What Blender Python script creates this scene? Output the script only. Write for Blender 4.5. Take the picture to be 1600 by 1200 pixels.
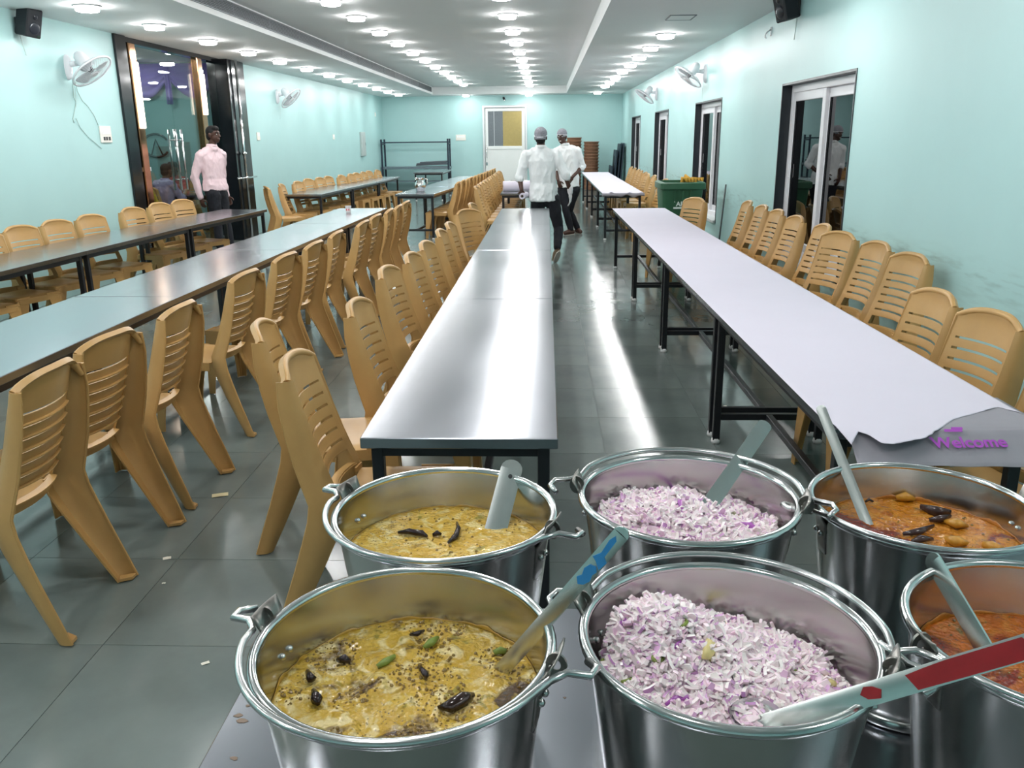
import bpy, bmesh, math, random
from mathutils import Vector, Matrix, noise, Quaternion
for o in list(bpy.data.objects): bpy.data.objects.remove(o)
SC = bpy.context.scene
COL = SC.collection
PI = math.pi
rnd = random.Random(7)

# ------------------------------------------------------------------ camera
F_PX, CAM_H = 1320.0, 1.65
PITCH, YAW, ROLL = math.radians(16.3427), math.radians(2.392), math.radians(-0.66)
FW = Vector((-math.sin(YAW)*math.cos(PITCH), math.cos(YAW)*math.cos(PITCH), -math.sin(PITCH)))
R0 = Vector((math.cos(YAW), math.sin(YAW), 0)); U0 = R0.cross(FW)
RT = (math.cos(ROLL)*R0 + math.sin(ROLL)*U0).normalized(); UP = RT.cross(FW)
cam = bpy.data.cameras.new('camera'); cam.sensor_width = 36; cam.lens = F_PX/1600*36
cam.clip_start = 0.02; cam.clip_end = 200
camo = bpy.data.objects.new('camera', cam); COL.objects.link(camo)
camo.matrix_world = Matrix(((RT.x, UP.x, -FW.x, 0), (RT.y, UP.y, -FW.y, 0), (RT.z, UP.z, -FW.z, CAM_H), (0, 0, 0, 1)))
SC.camera = camo
# ------------------------------------------------------------------ world and exposure
w = bpy.data.worlds.new('night'); SC.world = w; w.use_nodes = True
w.node_tree.nodes['Background'].inputs[0].default_value = (0.010, 0.012, 0.016, 1)
w.node_tree.nodes['Background'].inputs[1].default_value = 1.0
SC.view_settings.view_transform = 'Standard'; SC.view_settings.look = 'None'
SC.view_settings.gamma = 1.0; SC.view_settings.use_curve_mapping = False
SC.view_settings.exposure = 0.28
LAMP = 90.0          # radiance of a ceiling downlight

# measured points of the place: where the sight line through a photo pixel meets a plane
def ray(u, v): return FW + RT*((u-800)/F_PX) - UP*((v-600)/F_PX)
O = Vector((0, 0, CAM_H))
def at_z(u, v, z): d = ray(u, v); return O + d*((z-CAM_H)/d.z)
def at_y(u, v, y): d = ray(u, v); return O + d*(y/d.y)
def at_x(u, v, x): d = ray(u, v); return O + d*(x/d.x)

# ------------------------------------------------------------------ materials
def lin(h):
    if isinstance(h, (tuple, list)): c = [x/255 for x in h]
    else: c = [int(h[i:i+2], 16)/255 for i in (1, 3, 5)]
    return tuple(x/12.92 if x <= 0.04045 else ((x+0.055)/1.055)**2.4 for x in c) + (1,)
class NT:
    def __init__(s, m): s.m = m; s.t = m.node_tree; s.n = s.t.nodes; s.l = s.t.links
    def add(s, k, **kw):
        n = s.n.new(k)
        for a, b in kw.items():
            if a.startswith('i_'):
                n.inputs[int(a[2:]) if a[2:].isdigit() else a[2:].replace('_', ' ')].default_value = b
            else: setattr(n, a, b)
        return n
    def link(s, a, b): s.l.new(a, b)
MATS = {}
def mat(name, col, rough=0.5, metal=0.0, var=0.0, scale=8.0, bump=0.0, bscale=60.0, island=0.0, col2=None,
        emit=None, estr=0.0, spec=0.5, coat=0.0, stretch=None, rvar=0.0, sss=0.0):
    m = bpy.data.materials.new(name); m.use_nodes = True; t = NT(m); b = t.n['Principled BSDF']
    b.inputs['Base Color'].default_value = lin(col); b.inputs['Roughness'].default_value = rough
    b.inputs['Metallic'].default_value = metal; b.inputs['Specular IOR Level'].default_value = spec
    b.inputs['Coat Weight'].default_value = coat
    if emit is not None:
        b.inputs['Emission Color'].default_value = lin(emit); b.inputs['Emission Strength'].default_value = estr
    tc = t.add('ShaderNodeTexCoord'); mp = t.add('ShaderNodeMapping'); t.link(tc.outputs['Object'], mp.inputs[0])
    if stretch: mp.inputs['Scale'].default_value = stretch
    if var or col2 is not None or rvar:
        nz = t.add('ShaderNodeTexNoise'); nz.inputs['Scale'].default_value = scale; nz.inputs['Detail'].default_value = 5
        nz.inputs['Roughness'].default_value = 0.6
        t.link(mp.outputs[0], nz.inputs['Vector'])
    src = None
    if col2 is not None:
        r = t.add('ShaderNodeValToRGB'); r.color_ramp.elements[0].position = 0.38; r.color_ramp.elements[1].position = 0.66
        r.color_ramp.elements[0].color = lin(col); r.color_ramp.elements[1].color = lin(col2)
        t.link(nz.outputs['Fac'], r.inputs[0]); src = r.outputs[0]
    if var or island:
        hs = t.add('ShaderNodeHueSaturation')
        if src: t.link(src, hs.inputs['Color'])
        else: hs.inputs['Color'].default_value = lin(col)
        v = None
        if var:
            mr = t.add('ShaderNodeMapRange'); mr.inputs['From Min'].default_value = .3; mr.inputs['From Max'].default_value = .7
            mr.inputs['To Min'].default_value = 1-var; mr.inputs['To Max'].default_value = 1+var
            t.link(nz.outputs['Fac'], mr.inputs[0]); v = mr.outputs[0]
        if island:
            g = t.add('ShaderNodeNewGeometry'); oi = t.add('ShaderNodeObjectInfo')
            ad = t.add('ShaderNodeMath', operation='ADD'); t.link(g.outputs['Random Per Island'], ad.inputs[0]); t.link(oi.outputs['Random'], ad.inputs[1])
            fr = t.add('ShaderNodeMath', operation='FRACT'); t.link(ad.outputs[0], fr.inputs[0])
            m2 = t.add('ShaderNodeMapRange'); m2.inputs['To Min'].default_value = 1-island; m2.inputs['To Max'].default_value = 1+island
            t.link(fr.outputs[0], m2.inputs[0])
            if v:
                mu = t.add('ShaderNodeMath', operation='MULTIPLY'); t.link(v, mu.inputs[0]); t.link(m2.outputs[0], mu.inputs[1]); v = mu.outputs[0]
            else: v = m2.outputs[0]
        t.link(v, hs.inputs['Value']); src = hs.outputs[0]
    if src: t.link(src, b.inputs['Base Color'])
    if rvar:
        m3 = t.add('ShaderNodeMapRange'); m3.inputs['From Min'].default_value = .3; m3.inputs['From Max'].default_value = .7
        m3.inputs['To Min'].default_value = max(0.02, rough-rvar); m3.inputs['To Max'].default_value = rough+rvar
        t.link(nz.outputs['Fac'], m3.inputs[0]); t.link(m3.outputs[0], b.inputs['Roughness'])
    if bump:
        n2 = t.add('ShaderNodeTexNoise'); n2.inputs['Scale'].default_value = bscale; n2.inputs['Detail'].default_value = 4
        t.link(mp.outputs[0], n2.inputs['Vector'])
        bp = t.add('ShaderNodeBump'); bp.inputs['Strength'].default_value = bump; bp.inputs['Distance'].default_value = 0.01
        t.link(n2.outputs['Fac'], bp.inputs['Height']); t.link(bp.outputs[0], b.inputs['Normal'])
    if sss:
        b.inputs['Subsurface Weight'].default_value = sss; b.inputs['Subsurface Radius'].default_value = (0.01, 0.006, 0.004)
    MATS[name] = m
    return m
def glass_mat(name, tint, refl=1.0, rough=0.0, ior=1.5):
    m = bpy.data.materials.new(name); m.use_nodes = True; t = NT(m)
    for n in list(t.n): t.n.remove(n)
    out = t.add('ShaderNodeOutputMaterial'); tr = t.add('ShaderNodeBsdfTransparent'); gl = t.add('ShaderNodeBsdfGlossy')
    tr.inputs[0].default_value = lin(tint); gl.inputs['Roughness'].default_value = rough
    lw = t.add('ShaderNodeLayerWeight'); lw.inputs[0].default_value = .5
    pw = t.add('ShaderNodeMath', operation='POWER'); pw.inputs[1].default_value = 5.0; t.link(lw.outputs['Facing'], pw.inputs[0])
    fr = t.add('ShaderNodeMath', operation='MULTIPLY_ADD'); fr.inputs[1].default_value = 1-ior; fr.inputs[2].default_value = ior; t.link(pw.outputs[0], fr.inputs[0])
    mx = t.add('ShaderNodeMixShader')
    mul = t.add('ShaderNodeMath', operation='MULTIPLY'); mul.inputs[1].default_value = refl; mul.use_clamp = True
    t.link(fr.outputs[0], mul.inputs[0]); t.link(mul.outputs[0], mx.inputs[0])
    t.link(tr.outputs[0], mx.inputs[1]); t.link(gl.outputs[0], mx.inputs[2]); t.link(mx.outputs[0], out.inputs[0])
    MATS[name] = m; return m

mat('wall_aqua', '#b5dbda', 0.42, var=0.025, scale=1.3, bump=0.02, bscale=120)
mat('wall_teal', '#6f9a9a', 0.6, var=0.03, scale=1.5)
mat('ceiling_white', '#eceded', 0.7, var=0.015, scale=1.0)
mat('trim_white', '#f0f0f2', 0.45)
mat('grille_grey', '#7d8488', 0.5)
mat('grille_dark', '#3a4044', 0.6)
mat('kota_stone', '#6b7572', 0.17, var=0.14, scale=2.2, island=0.06, rvar=0.05, bump=0.006, bscale=6, spec=0.5)
mat('joint', '#5a6260', 0.7)
mat('black_granite', '#15181d', 0.12, var=0.15, scale=40)
mat('window_stone', '#20262c', 0.35, var=0.1, scale=20)
mat('upvc', '#e6e6ea', 0.35)
mat('sill_white', '#cfd5d4', 0.5)
mat('dark_gasket', '#23262a', 0.6)
mat('steel_top', '#9da1a8', 0.21, metal=1.0, var=0.03, scale=3, bump=0.01, bscale=14, rvar=0.035, stretch=(1, .35, 1))
mat('steel_edge', '#8f9496', 0.38, metal=1.0, var=0.08, scale=9)
mat('table_leg', '#12141a', 0.4, var=0.1, scale=30)
mat('foot_cap', '#e4e4e4', 0.5)
mat('chair_plastic', '#bd945b', 0.36, var=0.07, scale=6, island=0.0, bump=0.01, bscale=200)
mat('chair_faded', '#cf9f63', 0.40, var=0.07, scale=6)
mat('bucket_steel', '#c4c4c2', 0.20, metal=1.0, var=0.05, scale=6, rvar=0.06, stretch=(1, 1, .3))
mat('rim_steel', '#d4d6d6', 0.14, metal=1.0)
mat('wire_steel', '#cfd0d0', 0.2, metal=1.0)
mat('lug_steel', '#8a8884', 0.35, metal=1.0, var=0.2, scale=60)
mat('ladle_steel', '#cdd2d0', 0.22, metal=1.0, var=0.04, scale=30)
mat('paint_blue', '#2f86c4', 0.5); mat('paint_red', '#8e0f18', 0.45, var=0.1, scale=60)
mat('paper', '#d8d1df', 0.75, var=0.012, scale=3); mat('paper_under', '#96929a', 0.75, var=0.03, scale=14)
mat('print_purple', '#b04fc0', 0.7); mat('paper_core', '#6d6258', 0.8)
mat('fan_plastic', '#f1eff3', 0.4); mat('fan_cage', '#efeef2', 0.35)
mat('fan_blade', '#c9cdd2', 0.35); mat('fan_detail', '#55555a', 0.5)
mat('speaker_black', '#1b1d24', 0.5, bump=0.1, bscale=500); mat('speaker_cone', '#2a2d36', 0.3); mat('chrome', '#e4e6e8', 0.08, metal=1.0)
mat('switch_white', '#f4efe6', 0.4); mat('switch_key', '#ffffff', 0.3); mat('switch_dark', '#3a3a3c', 0.5)
mat('cable', '#b9cfca', 0.6); mat('cable_dark', '#3c4446', 0.6)
mat('panel_grey', '#b9c4c2', 0.4)
mat('door_white', '#eef0ee', 0.35); mat('door_alu', '#d3d8da', 0.3, metal=0.6)
mat('pane_frost', '#6d757a', 0.45, var=0.5, scale=60); mat('pane_olive', '#a8965a', 0.3, var=0.06, scale=12)
mat('bin_green', '#2f5d42', 0.45, var=0.06, scale=10); mat('bin_dark', '#1c2b22', 0.6); mat('decal_white', '#e3e9e4', 0.5)
mat('rag_yellow', '#cf9a3a', 0.8, var=0.2, scale=30)
mat('basket_brown', '#8a6148', 0.6, var=0.12, scale=30, island=0.10); mat('navy', '#2b3947', 0.5, var=0.08)
mat('rack_steel', '#76828a', 0.35, metal=0.7, var=0.06); mat('rack_blue', '#1b2b3c', 0.45); mat('sheet_grey', '#596067', 0.5)
mat('copper', '#b98a66', 0.16, metal=1.0, var=0.12, scale=12)
mat('drape_purple', '#7e6cb4', 0.8, var=0.1, scale=6)
mat('skin_dark', '#5a3a2c', 0.5, var=0.05, scale=30); mat('skin_mid', '#4b3026', 0.5, var=0.05, scale=30)
mat('hair', '#070606', 0.75, bump=0.1, bscale=300)
mat('net_cap', '#8e8e96', 0.8, var=0.25, scale=70, bump=0.3, bscale=250); mat('net_band', '#e8e6ea', 0.7)
mat('shirt_white', '#eceff0', 0.8, var=0.02, scale=10); mat('shirt_pink', '#ecd0d6', 0.75, var=0.03, scale=12)
mat('trouser_dark', '#14161f', 0.85, var=0.1, scale=20); mat('shoe_brown', '#4a3027', 0.6); mat('shoe_tan', '#8a765e', 0.6); mat('sole', '#c8c0b6', 0.6)
mat('glove', '#e6e3e6', 0.35, bump=0.15, bscale=120); mat('eye_white', '#dcd8d2', 0.3); mat('belt', '#0c0c0e', 0.4)
mat('cloth_yellow', '#c9a42e', 0.8, var=0.3, scale=20); mat('cloth_lilac', '#9a8fb5', 0.8, var=0.15, scale=15); mat('cloth_red', '#a84b4a', 0.8, var=0.2)
mat('cup', '#f1efee', 0.5); mat('cup_print', '#d3383a', 0.5)
mat('scrap_paper', '#d8cba0', 0.8); mat('scrap_white', '#e6e2d4', 0.7)
mat('tray_lamp', '#ffffff', 0.4, emit='#fffefd', estr=LAMP)
mat('tray_lamp_side', '#ffffff', 0.4, emit='#fffefd', estr=LAMP*.62)
mat('copper_reflection_glow', '#ffffff', 0.4, emit='#ffe6cc', estr=5.0)  # emission standing in for lamplight mirrored in the copper strips
glass_mat('pane_clear', '#e6edeb', 1.0, 0.0, .04)
glass_mat('pane_night', '#5b6266', 1.0, 0.01, .10)
def scuffed():
    m = M_ = MATS['wall_aqua'].copy(); m.name = 'wall_scuffed'; t = NT(m); b = t.n['Principled BSDF']
    src = b.inputs['Base Color'].links[0].from_socket
    tc = t.add('ShaderNodeTexCoord'); sp = t.add('ShaderNodeSeparateXYZ'); t.link(tc.outputs['Object'], sp.inputs[0])
    # rubbed streak where chair backs have touched the paint
    r = t.add('ShaderNodeValToRGB'); e = r.color_ramp.elements; e[0].position = .58; e[0].color = (0, 0, 0, 1); e[1].position = 1; e[1].color = (0, 0, 0, 1)
    for p, v in ((.80, .55), (.90, 1), (.94, .2)):
        x = e.new(p); x.color = (v, v, v, 1)
    t.link(sp.outputs['Z'], r.inputs[0])
    mp = t.add('ShaderNodeMapping'); mp.inputs['Scale'].default_value = (1, .8, 5); t.link(tc.outputs['Object'], mp.inputs[0])
    n = t.add('ShaderNodeTexNoise'); n.inputs['Scale'].default_value = 5; n.inputs['Detail'].default_value = 6; t.link(mp.outputs[0], n.inputs['Vector'])
    r2 = t.add('ShaderNodeValToRGB'); r2.color_ramp.elements[0].position = .48; r2.color_ramp.elements[1].position = .72; r2.color_ramp.elements[1].color = (.55, .55, .55, 1); t.link(n.outputs['Fac'], r2.inputs[0])
    mu = t.add('ShaderNodeMath', operation='MULTIPLY'); t.link(r.outputs[0], mu.inputs[0]); t.link(r2.outputs[0], mu.inputs[1])
    mx = t.add('ShaderNodeMix', data_type='RGBA'); t.link(mu.outputs[0], mx.inputs[0]); t.link(src, mx.inputs[6]); mx.inputs[7].default_value = lin('#6f8f8a'); t.link(mx.outputs[2], b.inputs['Base Color'])
    MATS['wall_scuffed'] = m
scuffed()
M = MATS

# ------------------------------------------------------------------ geometry helpers
class MB:
    def __init__(s): s.v = []; s.f = []; s.mi = []; s.cur = 0
    def add(s, vs, fs):
        b = len(s.v); s.v += [Vector(p) for p in vs]; s.f += [tuple(i+b for i in f) for f in fs]; s.mi += [s.cur]*len(fs)
        return s
    def box(s, c, d, rot=None, ch=0.0):
        c = Vector(c); hx, hy, hz = d[0]/2, d[1]/2, d[2]/2
        if ch > 0:
            bm = bmesh.new(); bmesh.ops.create_cube(bm, size=1)
            for v in bm.verts: v.co = Vector((v.co.x*d[0], v.co.y*d[1], v.co.z*d[2]))
            bmesh.ops.bevel(bm, geom=list(bm.edges), offset=ch, segments=1, affect='EDGES')
            bm.verts.index_update()
            vs = [v.co.copy() for v in bm.verts]; fs = [[v.index for v in f.verts] for f in bm.faces]; bm.free()
        else:
            vs = [Vector((x*hx, y*hy, z*hz)) for z in (-1, 1) for y in (-1, 1) for x in (-1, 1)]
            fs = [(0, 2, 3, 1), (4, 5, 7, 6), (0, 1, 5, 4), (2, 6, 7, 3), (0, 4, 6, 2), (1, 3, 7, 5)]
        if rot is not None: vs = [rot @ v for v in vs]
        return s.add([v+c for v in vs], fs)
    def bar(s, a, b, wd, ht, upv=(0, 0, 1), ch=0.0):
        a = Vector(a); b = Vector(b); d = (b-a); L = d.length; d.normalize(); u = Vector(upv)
        x = d.cross(u)
        if x.length < 1e-4: x = d.cross(Vector((0, 1, 0)))
        x.normalize(); z = x.cross(d)
        return s.box((a+b)/2, (wd, L, ht), Matrix((x, d, z)).transposed(), ch)
    def tube(s, pts, r, n=8, closed=False, caps=True, flat=None):
        pts = [Vector(p) for p in pts]; N = len(pts); rs = r if isinstance(r, (list, tuple)) else [r]*N
        rings = []; pn = None
        for i, p in enumerate(pts):
            if closed: d = pts[(i+1) % N]-pts[i-1]
            else: d = pts[min(i+1, N-1)]-pts[max(i-1, 0)]
            d.normalize()
            if pn is None:
                pn = d.orthogonal().normalized()
                if abs(d.z) < 0.9: pn = (Vector((0, 0, 1))-d*d.z).normalized()
            pn = (pn-d*pn.dot(d)).normalized(); q = d.cross(pn)
            rings.append([p+(pn*math.cos(2*PI*k/n)+q*math.sin(2*PI*k/n))*rs[i] for k in range(n)])
        vs = [v for rg in rings for v in rg]; fs = []
        for i in range(N if closed else N-1):
            for k in range(n):
                a = i*n+k; b = i*n+(k+1) % n; c = ((i+1) % N)*n+(k+1) % n; d = ((i+1) % N)*n+k
                fs.append((a, b, c, d))
        if caps and not closed:
            fs.append(tuple(range(n))[::-1]); fs.append(tuple((N-1)*n+k for k in range(n)))
        return s.add(vs, fs)
    def lathe(s, prof, n=32, c=(0, 0, 0), a0=0, a1=2*PI, close=True):
        c = Vector(c); full = abs(a1-a0-2*PI) < 1e-6; m = n if full else n+1
        vs = []; fs = []
        for r, z in prof:
            for k in range(m):
                a = a0+(a1-a0)*k/n; vs.append(c+Vector((r*math.cos(a), r*math.sin(a), z)))
        for i in range(len(prof)-1):
            for k in range(n):
                k2 = (k+1) % m if full else k+1
                fs.append((i*m+k, i*m+k2, (i+1)*m+k2, (i+1)*m+k))
        return s.add(vs, fs)
    def disc(s, c, r, n=24, z=0, up=True):
        c = Vector(c); vs = [c+Vector((r*math.cos(2*PI*k/n), r*math.sin(2*PI*k/n), z)) for k in range(n)]
        return s.add(vs, [tuple(range(n)) if up else tuple(range(n))[::-1]])
    def ball(s, c, rad, nu=14, nv=9, rot=None):
        c = Vector(c); rad = (rad,)*3 if not isinstance(rad, (tuple, list)) else rad
        vs = [Vector((0, 0, rad[2]))]; fs = []
        for i in range(1, nv):
            t = PI*i/nv
            for k in range(nu):
                p = 2*PI*k/nu; vs.append(Vector((rad[0]*math.sin(t)*math.cos(p), rad[1]*math.sin(t)*math.sin(p), rad[2]*math.cos(t))))
        vs.append(Vector((0, 0, -rad[2]))); L = len(vs)-1
        for k in range(nu):
            fs.append((0, 1+k, 1+(k+1) % nu)); fs.append((L, L-nu+(k+1) % nu, L-nu+k))
        for i in range(nv-2):
            for k in range(nu):
                a = 1+i*nu+k; b = 1+i*nu+(k+1) % nu; fs.append((a, a+nu, b+nu, b))
        if rot is not None: vs = [rot @ v for v in vs]
        return s.add([v+c for v in vs], fs)
    def cap(s, a, b, ra, rb, n=12):
        a = Vector(a); b = Vector(b); s.ball(a, ra, n, 8); s.ball(b, rb, n, 8)
        if (a-b).length > 1e-5: s.tube([a, b], [ra, rb], n)
        return s
    def chain(s, pts, rs, n=12):
        for i in range(len(pts)-1): s.cap(pts[i], pts[i+1], rs[i], rs[i+1], n)
        return s
    def loft(s, rings, caps=True):
        n = len(rings[0]); vs = [v for r in rings for v in r]; fs = []
        for i in range(len(rings)-1):
            for k in range(n):
                fs.append((i*n+k, i*n+(k+1) % n, (i+1)*n+(k+1) % n, (i+1)*n+k))
        if caps: fs.append(tuple(range(n))[::-1]); fs.append(tuple((len(rings)-1)*n+k for k in range(n)))
        return s.add(vs, fs)
    def sheet(s, fn, nu, nv, th, nfn=None):
        """two-sided slab from a parametric surface fn(u,v), thickness th along normal nfn (or numeric)"""
        P = [[Vector(fn(i/nu, j/nv)) for j in range(nv+1)] for i in range(nu+1)]
        Q = []
        for i in range(nu+1):
            row = []
            for j in range(nv+1):
                du = P[min(i+1, nu)][j]-P[max(i-1, 0)][j]; dv = P[i][min(j+1, nv)]-P[i][max(j-1, 0)]
                nn = du.cross(dv); nn = nn.normalized() if nn.length > 1e-12 else Vector((0, 0, 1))
                row.append(P[i][j]-nn*th)
            Q.append(row)
        m = nv+1; K = (nu+1)*m
        vs = [p for r in P for p in r]+[p for r in Q for p in r]; fs = []
        for i in range(nu):
            for j in range(nv):
                a, b, c, d = i*m+j, (i+1)*m+j, (i+1)*m+j+1, i*m+j+1
                fs.append((a, b, c, d)); fs.append((K+d, K+c, K+b, K+a))
        for i in range(nu):
            a, b = i*m, (i+1)*m; fs.append((b, a, K+a, K+b))
            a, b = i*m+nv, (i+1)*m+nv; fs.append((a, b, K+b, K+a))
        for j in range(nv):
            a, b = j, j+1; fs.append((a, b, K+b, K+a))
            a, b = nu*m+j, nu*m+j+1; fs.append((b, a, K+a, K+b))
        return s.add(vs, fs)
    def mesh(s, name):
        me = bpy.data.meshes.new(name); me.from_pydata([tuple(v) for v in s.v], [], s.f); me.validate(); me.update(); return me
    def build(s, name, m, parent=None, smooth=False, loc=None, fix=True, ang=None):
        me = s.mesh(name)
        if fix:
            bm = bmesh.new(); bm.from_mesh(me); bmesh.ops.recalc_face_normals(bm, faces=bm.faces); bm.to_mesh(me); bm.free()
        ms = m if isinstance(m, list) else [m]
        for x in ms: me.materials.append(M[x] if isinstance(x, str) else x)
        if len(ms) > 1 and len(me.polygons) == len(s.mi): me.polygons.foreach_set('material_index', s.mi)
        if smooth:
            me.polygons.foreach_set('use_smooth', [True]*len(me.polygons))
            if ang is not None: me.set_sharp_from_angle(angle=math.radians(ang))
        o = bpy.data.objects.new(name, me); COL.objects.link(o)
        if parent: o.parent = parent
        if loc is not None: o.location = loc
        return o
def tag(o, label=None, cat=None, group=None, kind=None):
    if label: o['label'] = label
    if cat: o['category'] = cat
    if group: o['group'] = group
    if kind: o['kind'] = kind
    return o
def thing(name, label=None, cat=None, loc=(0, 0, 0), rz=0, group=None, kind=None):
    o = bpy.data.objects.new(name, None); o.empty_display_size = 0.1; COL.objects.link(o)
    o.location = loc; o.rotation_euler = (0, 0, rz); return tag(o, label, cat, group, kind)
def copy_tree(o, parent=None):
    c = o.copy(); COL.objects.link(c); c.parent = parent
    for ch in list(o.children): copy_tree(ch, c)
    return c
def text_mesh(txt, size, name, m, parent, mw, bold=0.0, depth=0.0006, shear=0.0):
    cu = bpy.data.curves.new('lettering_curve', 'FONT'); cu.body = txt; cu.size = size; cu.extrude = depth; cu.offset = bold; cu.shear = shear
    cu.align_x = 'CENTER'; cu.align_y = 'CENTER'
    t = bpy.data.objects.new('lettering_tmp', cu); COL.objects.link(t)
    dg = bpy.context.evaluated_depsgraph_get(); dg.update()
    me = bpy.data.meshes.new_from_object(t.evaluated_get(dg)); bpy.data.objects.remove(t)
    me.materials.clear(); me.materials.append(M[m]); me.transform(mw)
    o = bpy.data.objects.new(name, me); COL.objects.link(o); o.parent = parent; return o
ORD = ['first', 'second', 'third', 'fourth', 'fifth', 'sixth', 'seventh', 'eighth', 'ninth', 'tenth', 'eleventh', 'twelfth', 'thirteenth', 'fourteenth', 'fifteenth', 'sixteenth', 'seventeenth', 'eighteenth', 'nineteenth', 'twentieth', 'twenty-first', 'twenty-second']

# ------------------------------------------------------------------ the room
XL, XR, YB, YF, ZC, ZT = -5.25, 2.42, -3.2, 28.3, 2.90, 3.12
TX0, TX1, TY0, TY1 = -3.47, 0.63, -1.5, 27.3      # ceiling tray
def struct(name, mb, m, parent=None, **k):
    o = mb.build(name, m, parent, **k)
    if parent is None: o['kind'] = 'structure'
    return o
def slab(x0, x1, y0, y1, z0, z1): return ((x0+x1)/2, (y0+y1)/2, (z0+z1)/2), (x1-x0, y1-y0, z1-z0)
# floor: joint bed plus every slab of stone
fl = struct('floor', MB().box(*slab(XL-5.4, XR+.2, YB-.2, YF+.2, -.20, -.003)), 'joint')
TS = 0.61
tiles = []
ix0 = math.floor((XL-.32)/TS); 
for i in range(-10, 6):
    for j in range(-6, 48):
        x0 = .32+i*TS; y0 = 4.90+(j-8)*TS
        x1 = min(x0+TS, XR); y1 = min(y0+TS, YF); x0 = max(x0, XL); y0 = max(y0, YB)
        if x1-x0 > .02 and y1-y0 > .02: tiles.append((x0, x1, y0, y1))
def seen(t):
    cx, cy = (t[0]+t[1])/2, (t[2]+t[3])/2
    if cy < .6: return 1e3+cy
    d = Vector((cx, cy, 0))-O; u = 800+F_PX*d.dot(RT)/d.dot(FW); v = 600-F_PX*d.dot(UP)/d.dot(FW)
    return d.length if (-120 < u < 1720 and v < 1350) else 500+d.length
tiles.sort(key=seen)
TM = {}
rest = MB()
for n, (x0, x1, y0, y1) in enumerate(tiles):
    if n < 300:
        key = (round(x1-x0, 3), round(y1-y0, 3))
        if key not in TM:
            me = MB().box((0, 0, -.003), (key[0]-.0025, key[1]-.0025, .006)).mesh('tile'); me.materials.append(M['kota_stone']); TM[key] = me
        o = bpy.data.objects.new('tile', TM[key]); COL.objects.link(o); o.parent = fl
        o.location = ((x0+x1)/2, (y0+y1)/2, 0)
    else: rest.box(((x0+x1)/2, (y0+y1)/2, -.003), (x1-x0-.0025, y1-y0-.0025, .006))
r = rest.build('tiles_beyond', 'kota_stone', fl); r['kind'] = 'stuff'

# ceiling: lower border, tray, tray sides
cm = MB()
for a in ((XL, TX0, YB, YF), (TX1, XR, YB, YF), (TX0, TX1, YB, TY0), (TX0, TX1, TY1, YF)):
    cm.box(*slab(*a, ZC, ZC+.06))
cm.box(*slab(TX0-.02, TX1+.02, TY0-.02, TY1+.02, ZT, ZT+.05))
for a in ((TX0-.05, TX0, TY0, TY1), (TX1, TX1+.05, TY0, TY1), (TX0, TX1, TY0-.05, TY0), (TX0, TX1, TY1, TY1+.05)):
    cm.box(*slab(*a, ZC+.06, ZT))
struct('ceiling', cm, 'ceiling_white')
# far and back walls
DX0, DX1, DZ = -2.03, -0.60, 2.60      # far door opening
fm = MB().box(*slab(XL-.2, DX0, YF, YF+.2, 0, ZC)).box(*slab(DX1, XR+.2, YF, YF+.2, 0, ZC)).box(*slab(DX0, DX1, YF, YF+.2, DZ, ZC))
struct('wall_far', fm, 'wall_aqua')
struct('wall_back', MB().box(*slab(XL-.2, XR+.2, YB-.2, YB, 0, ZC)), 'wall_aqua')
# left wall with the wide glass entrance
GY0, GY1 = 10.80, 15.10
struct('wall_left', MB().box(*slab(XL-.2, XL, YB, GY0, 0, ZC)).box(*slab(XL-.2, XL, GY1, YF, 0, ZC)), 'wall_aqua')
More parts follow.
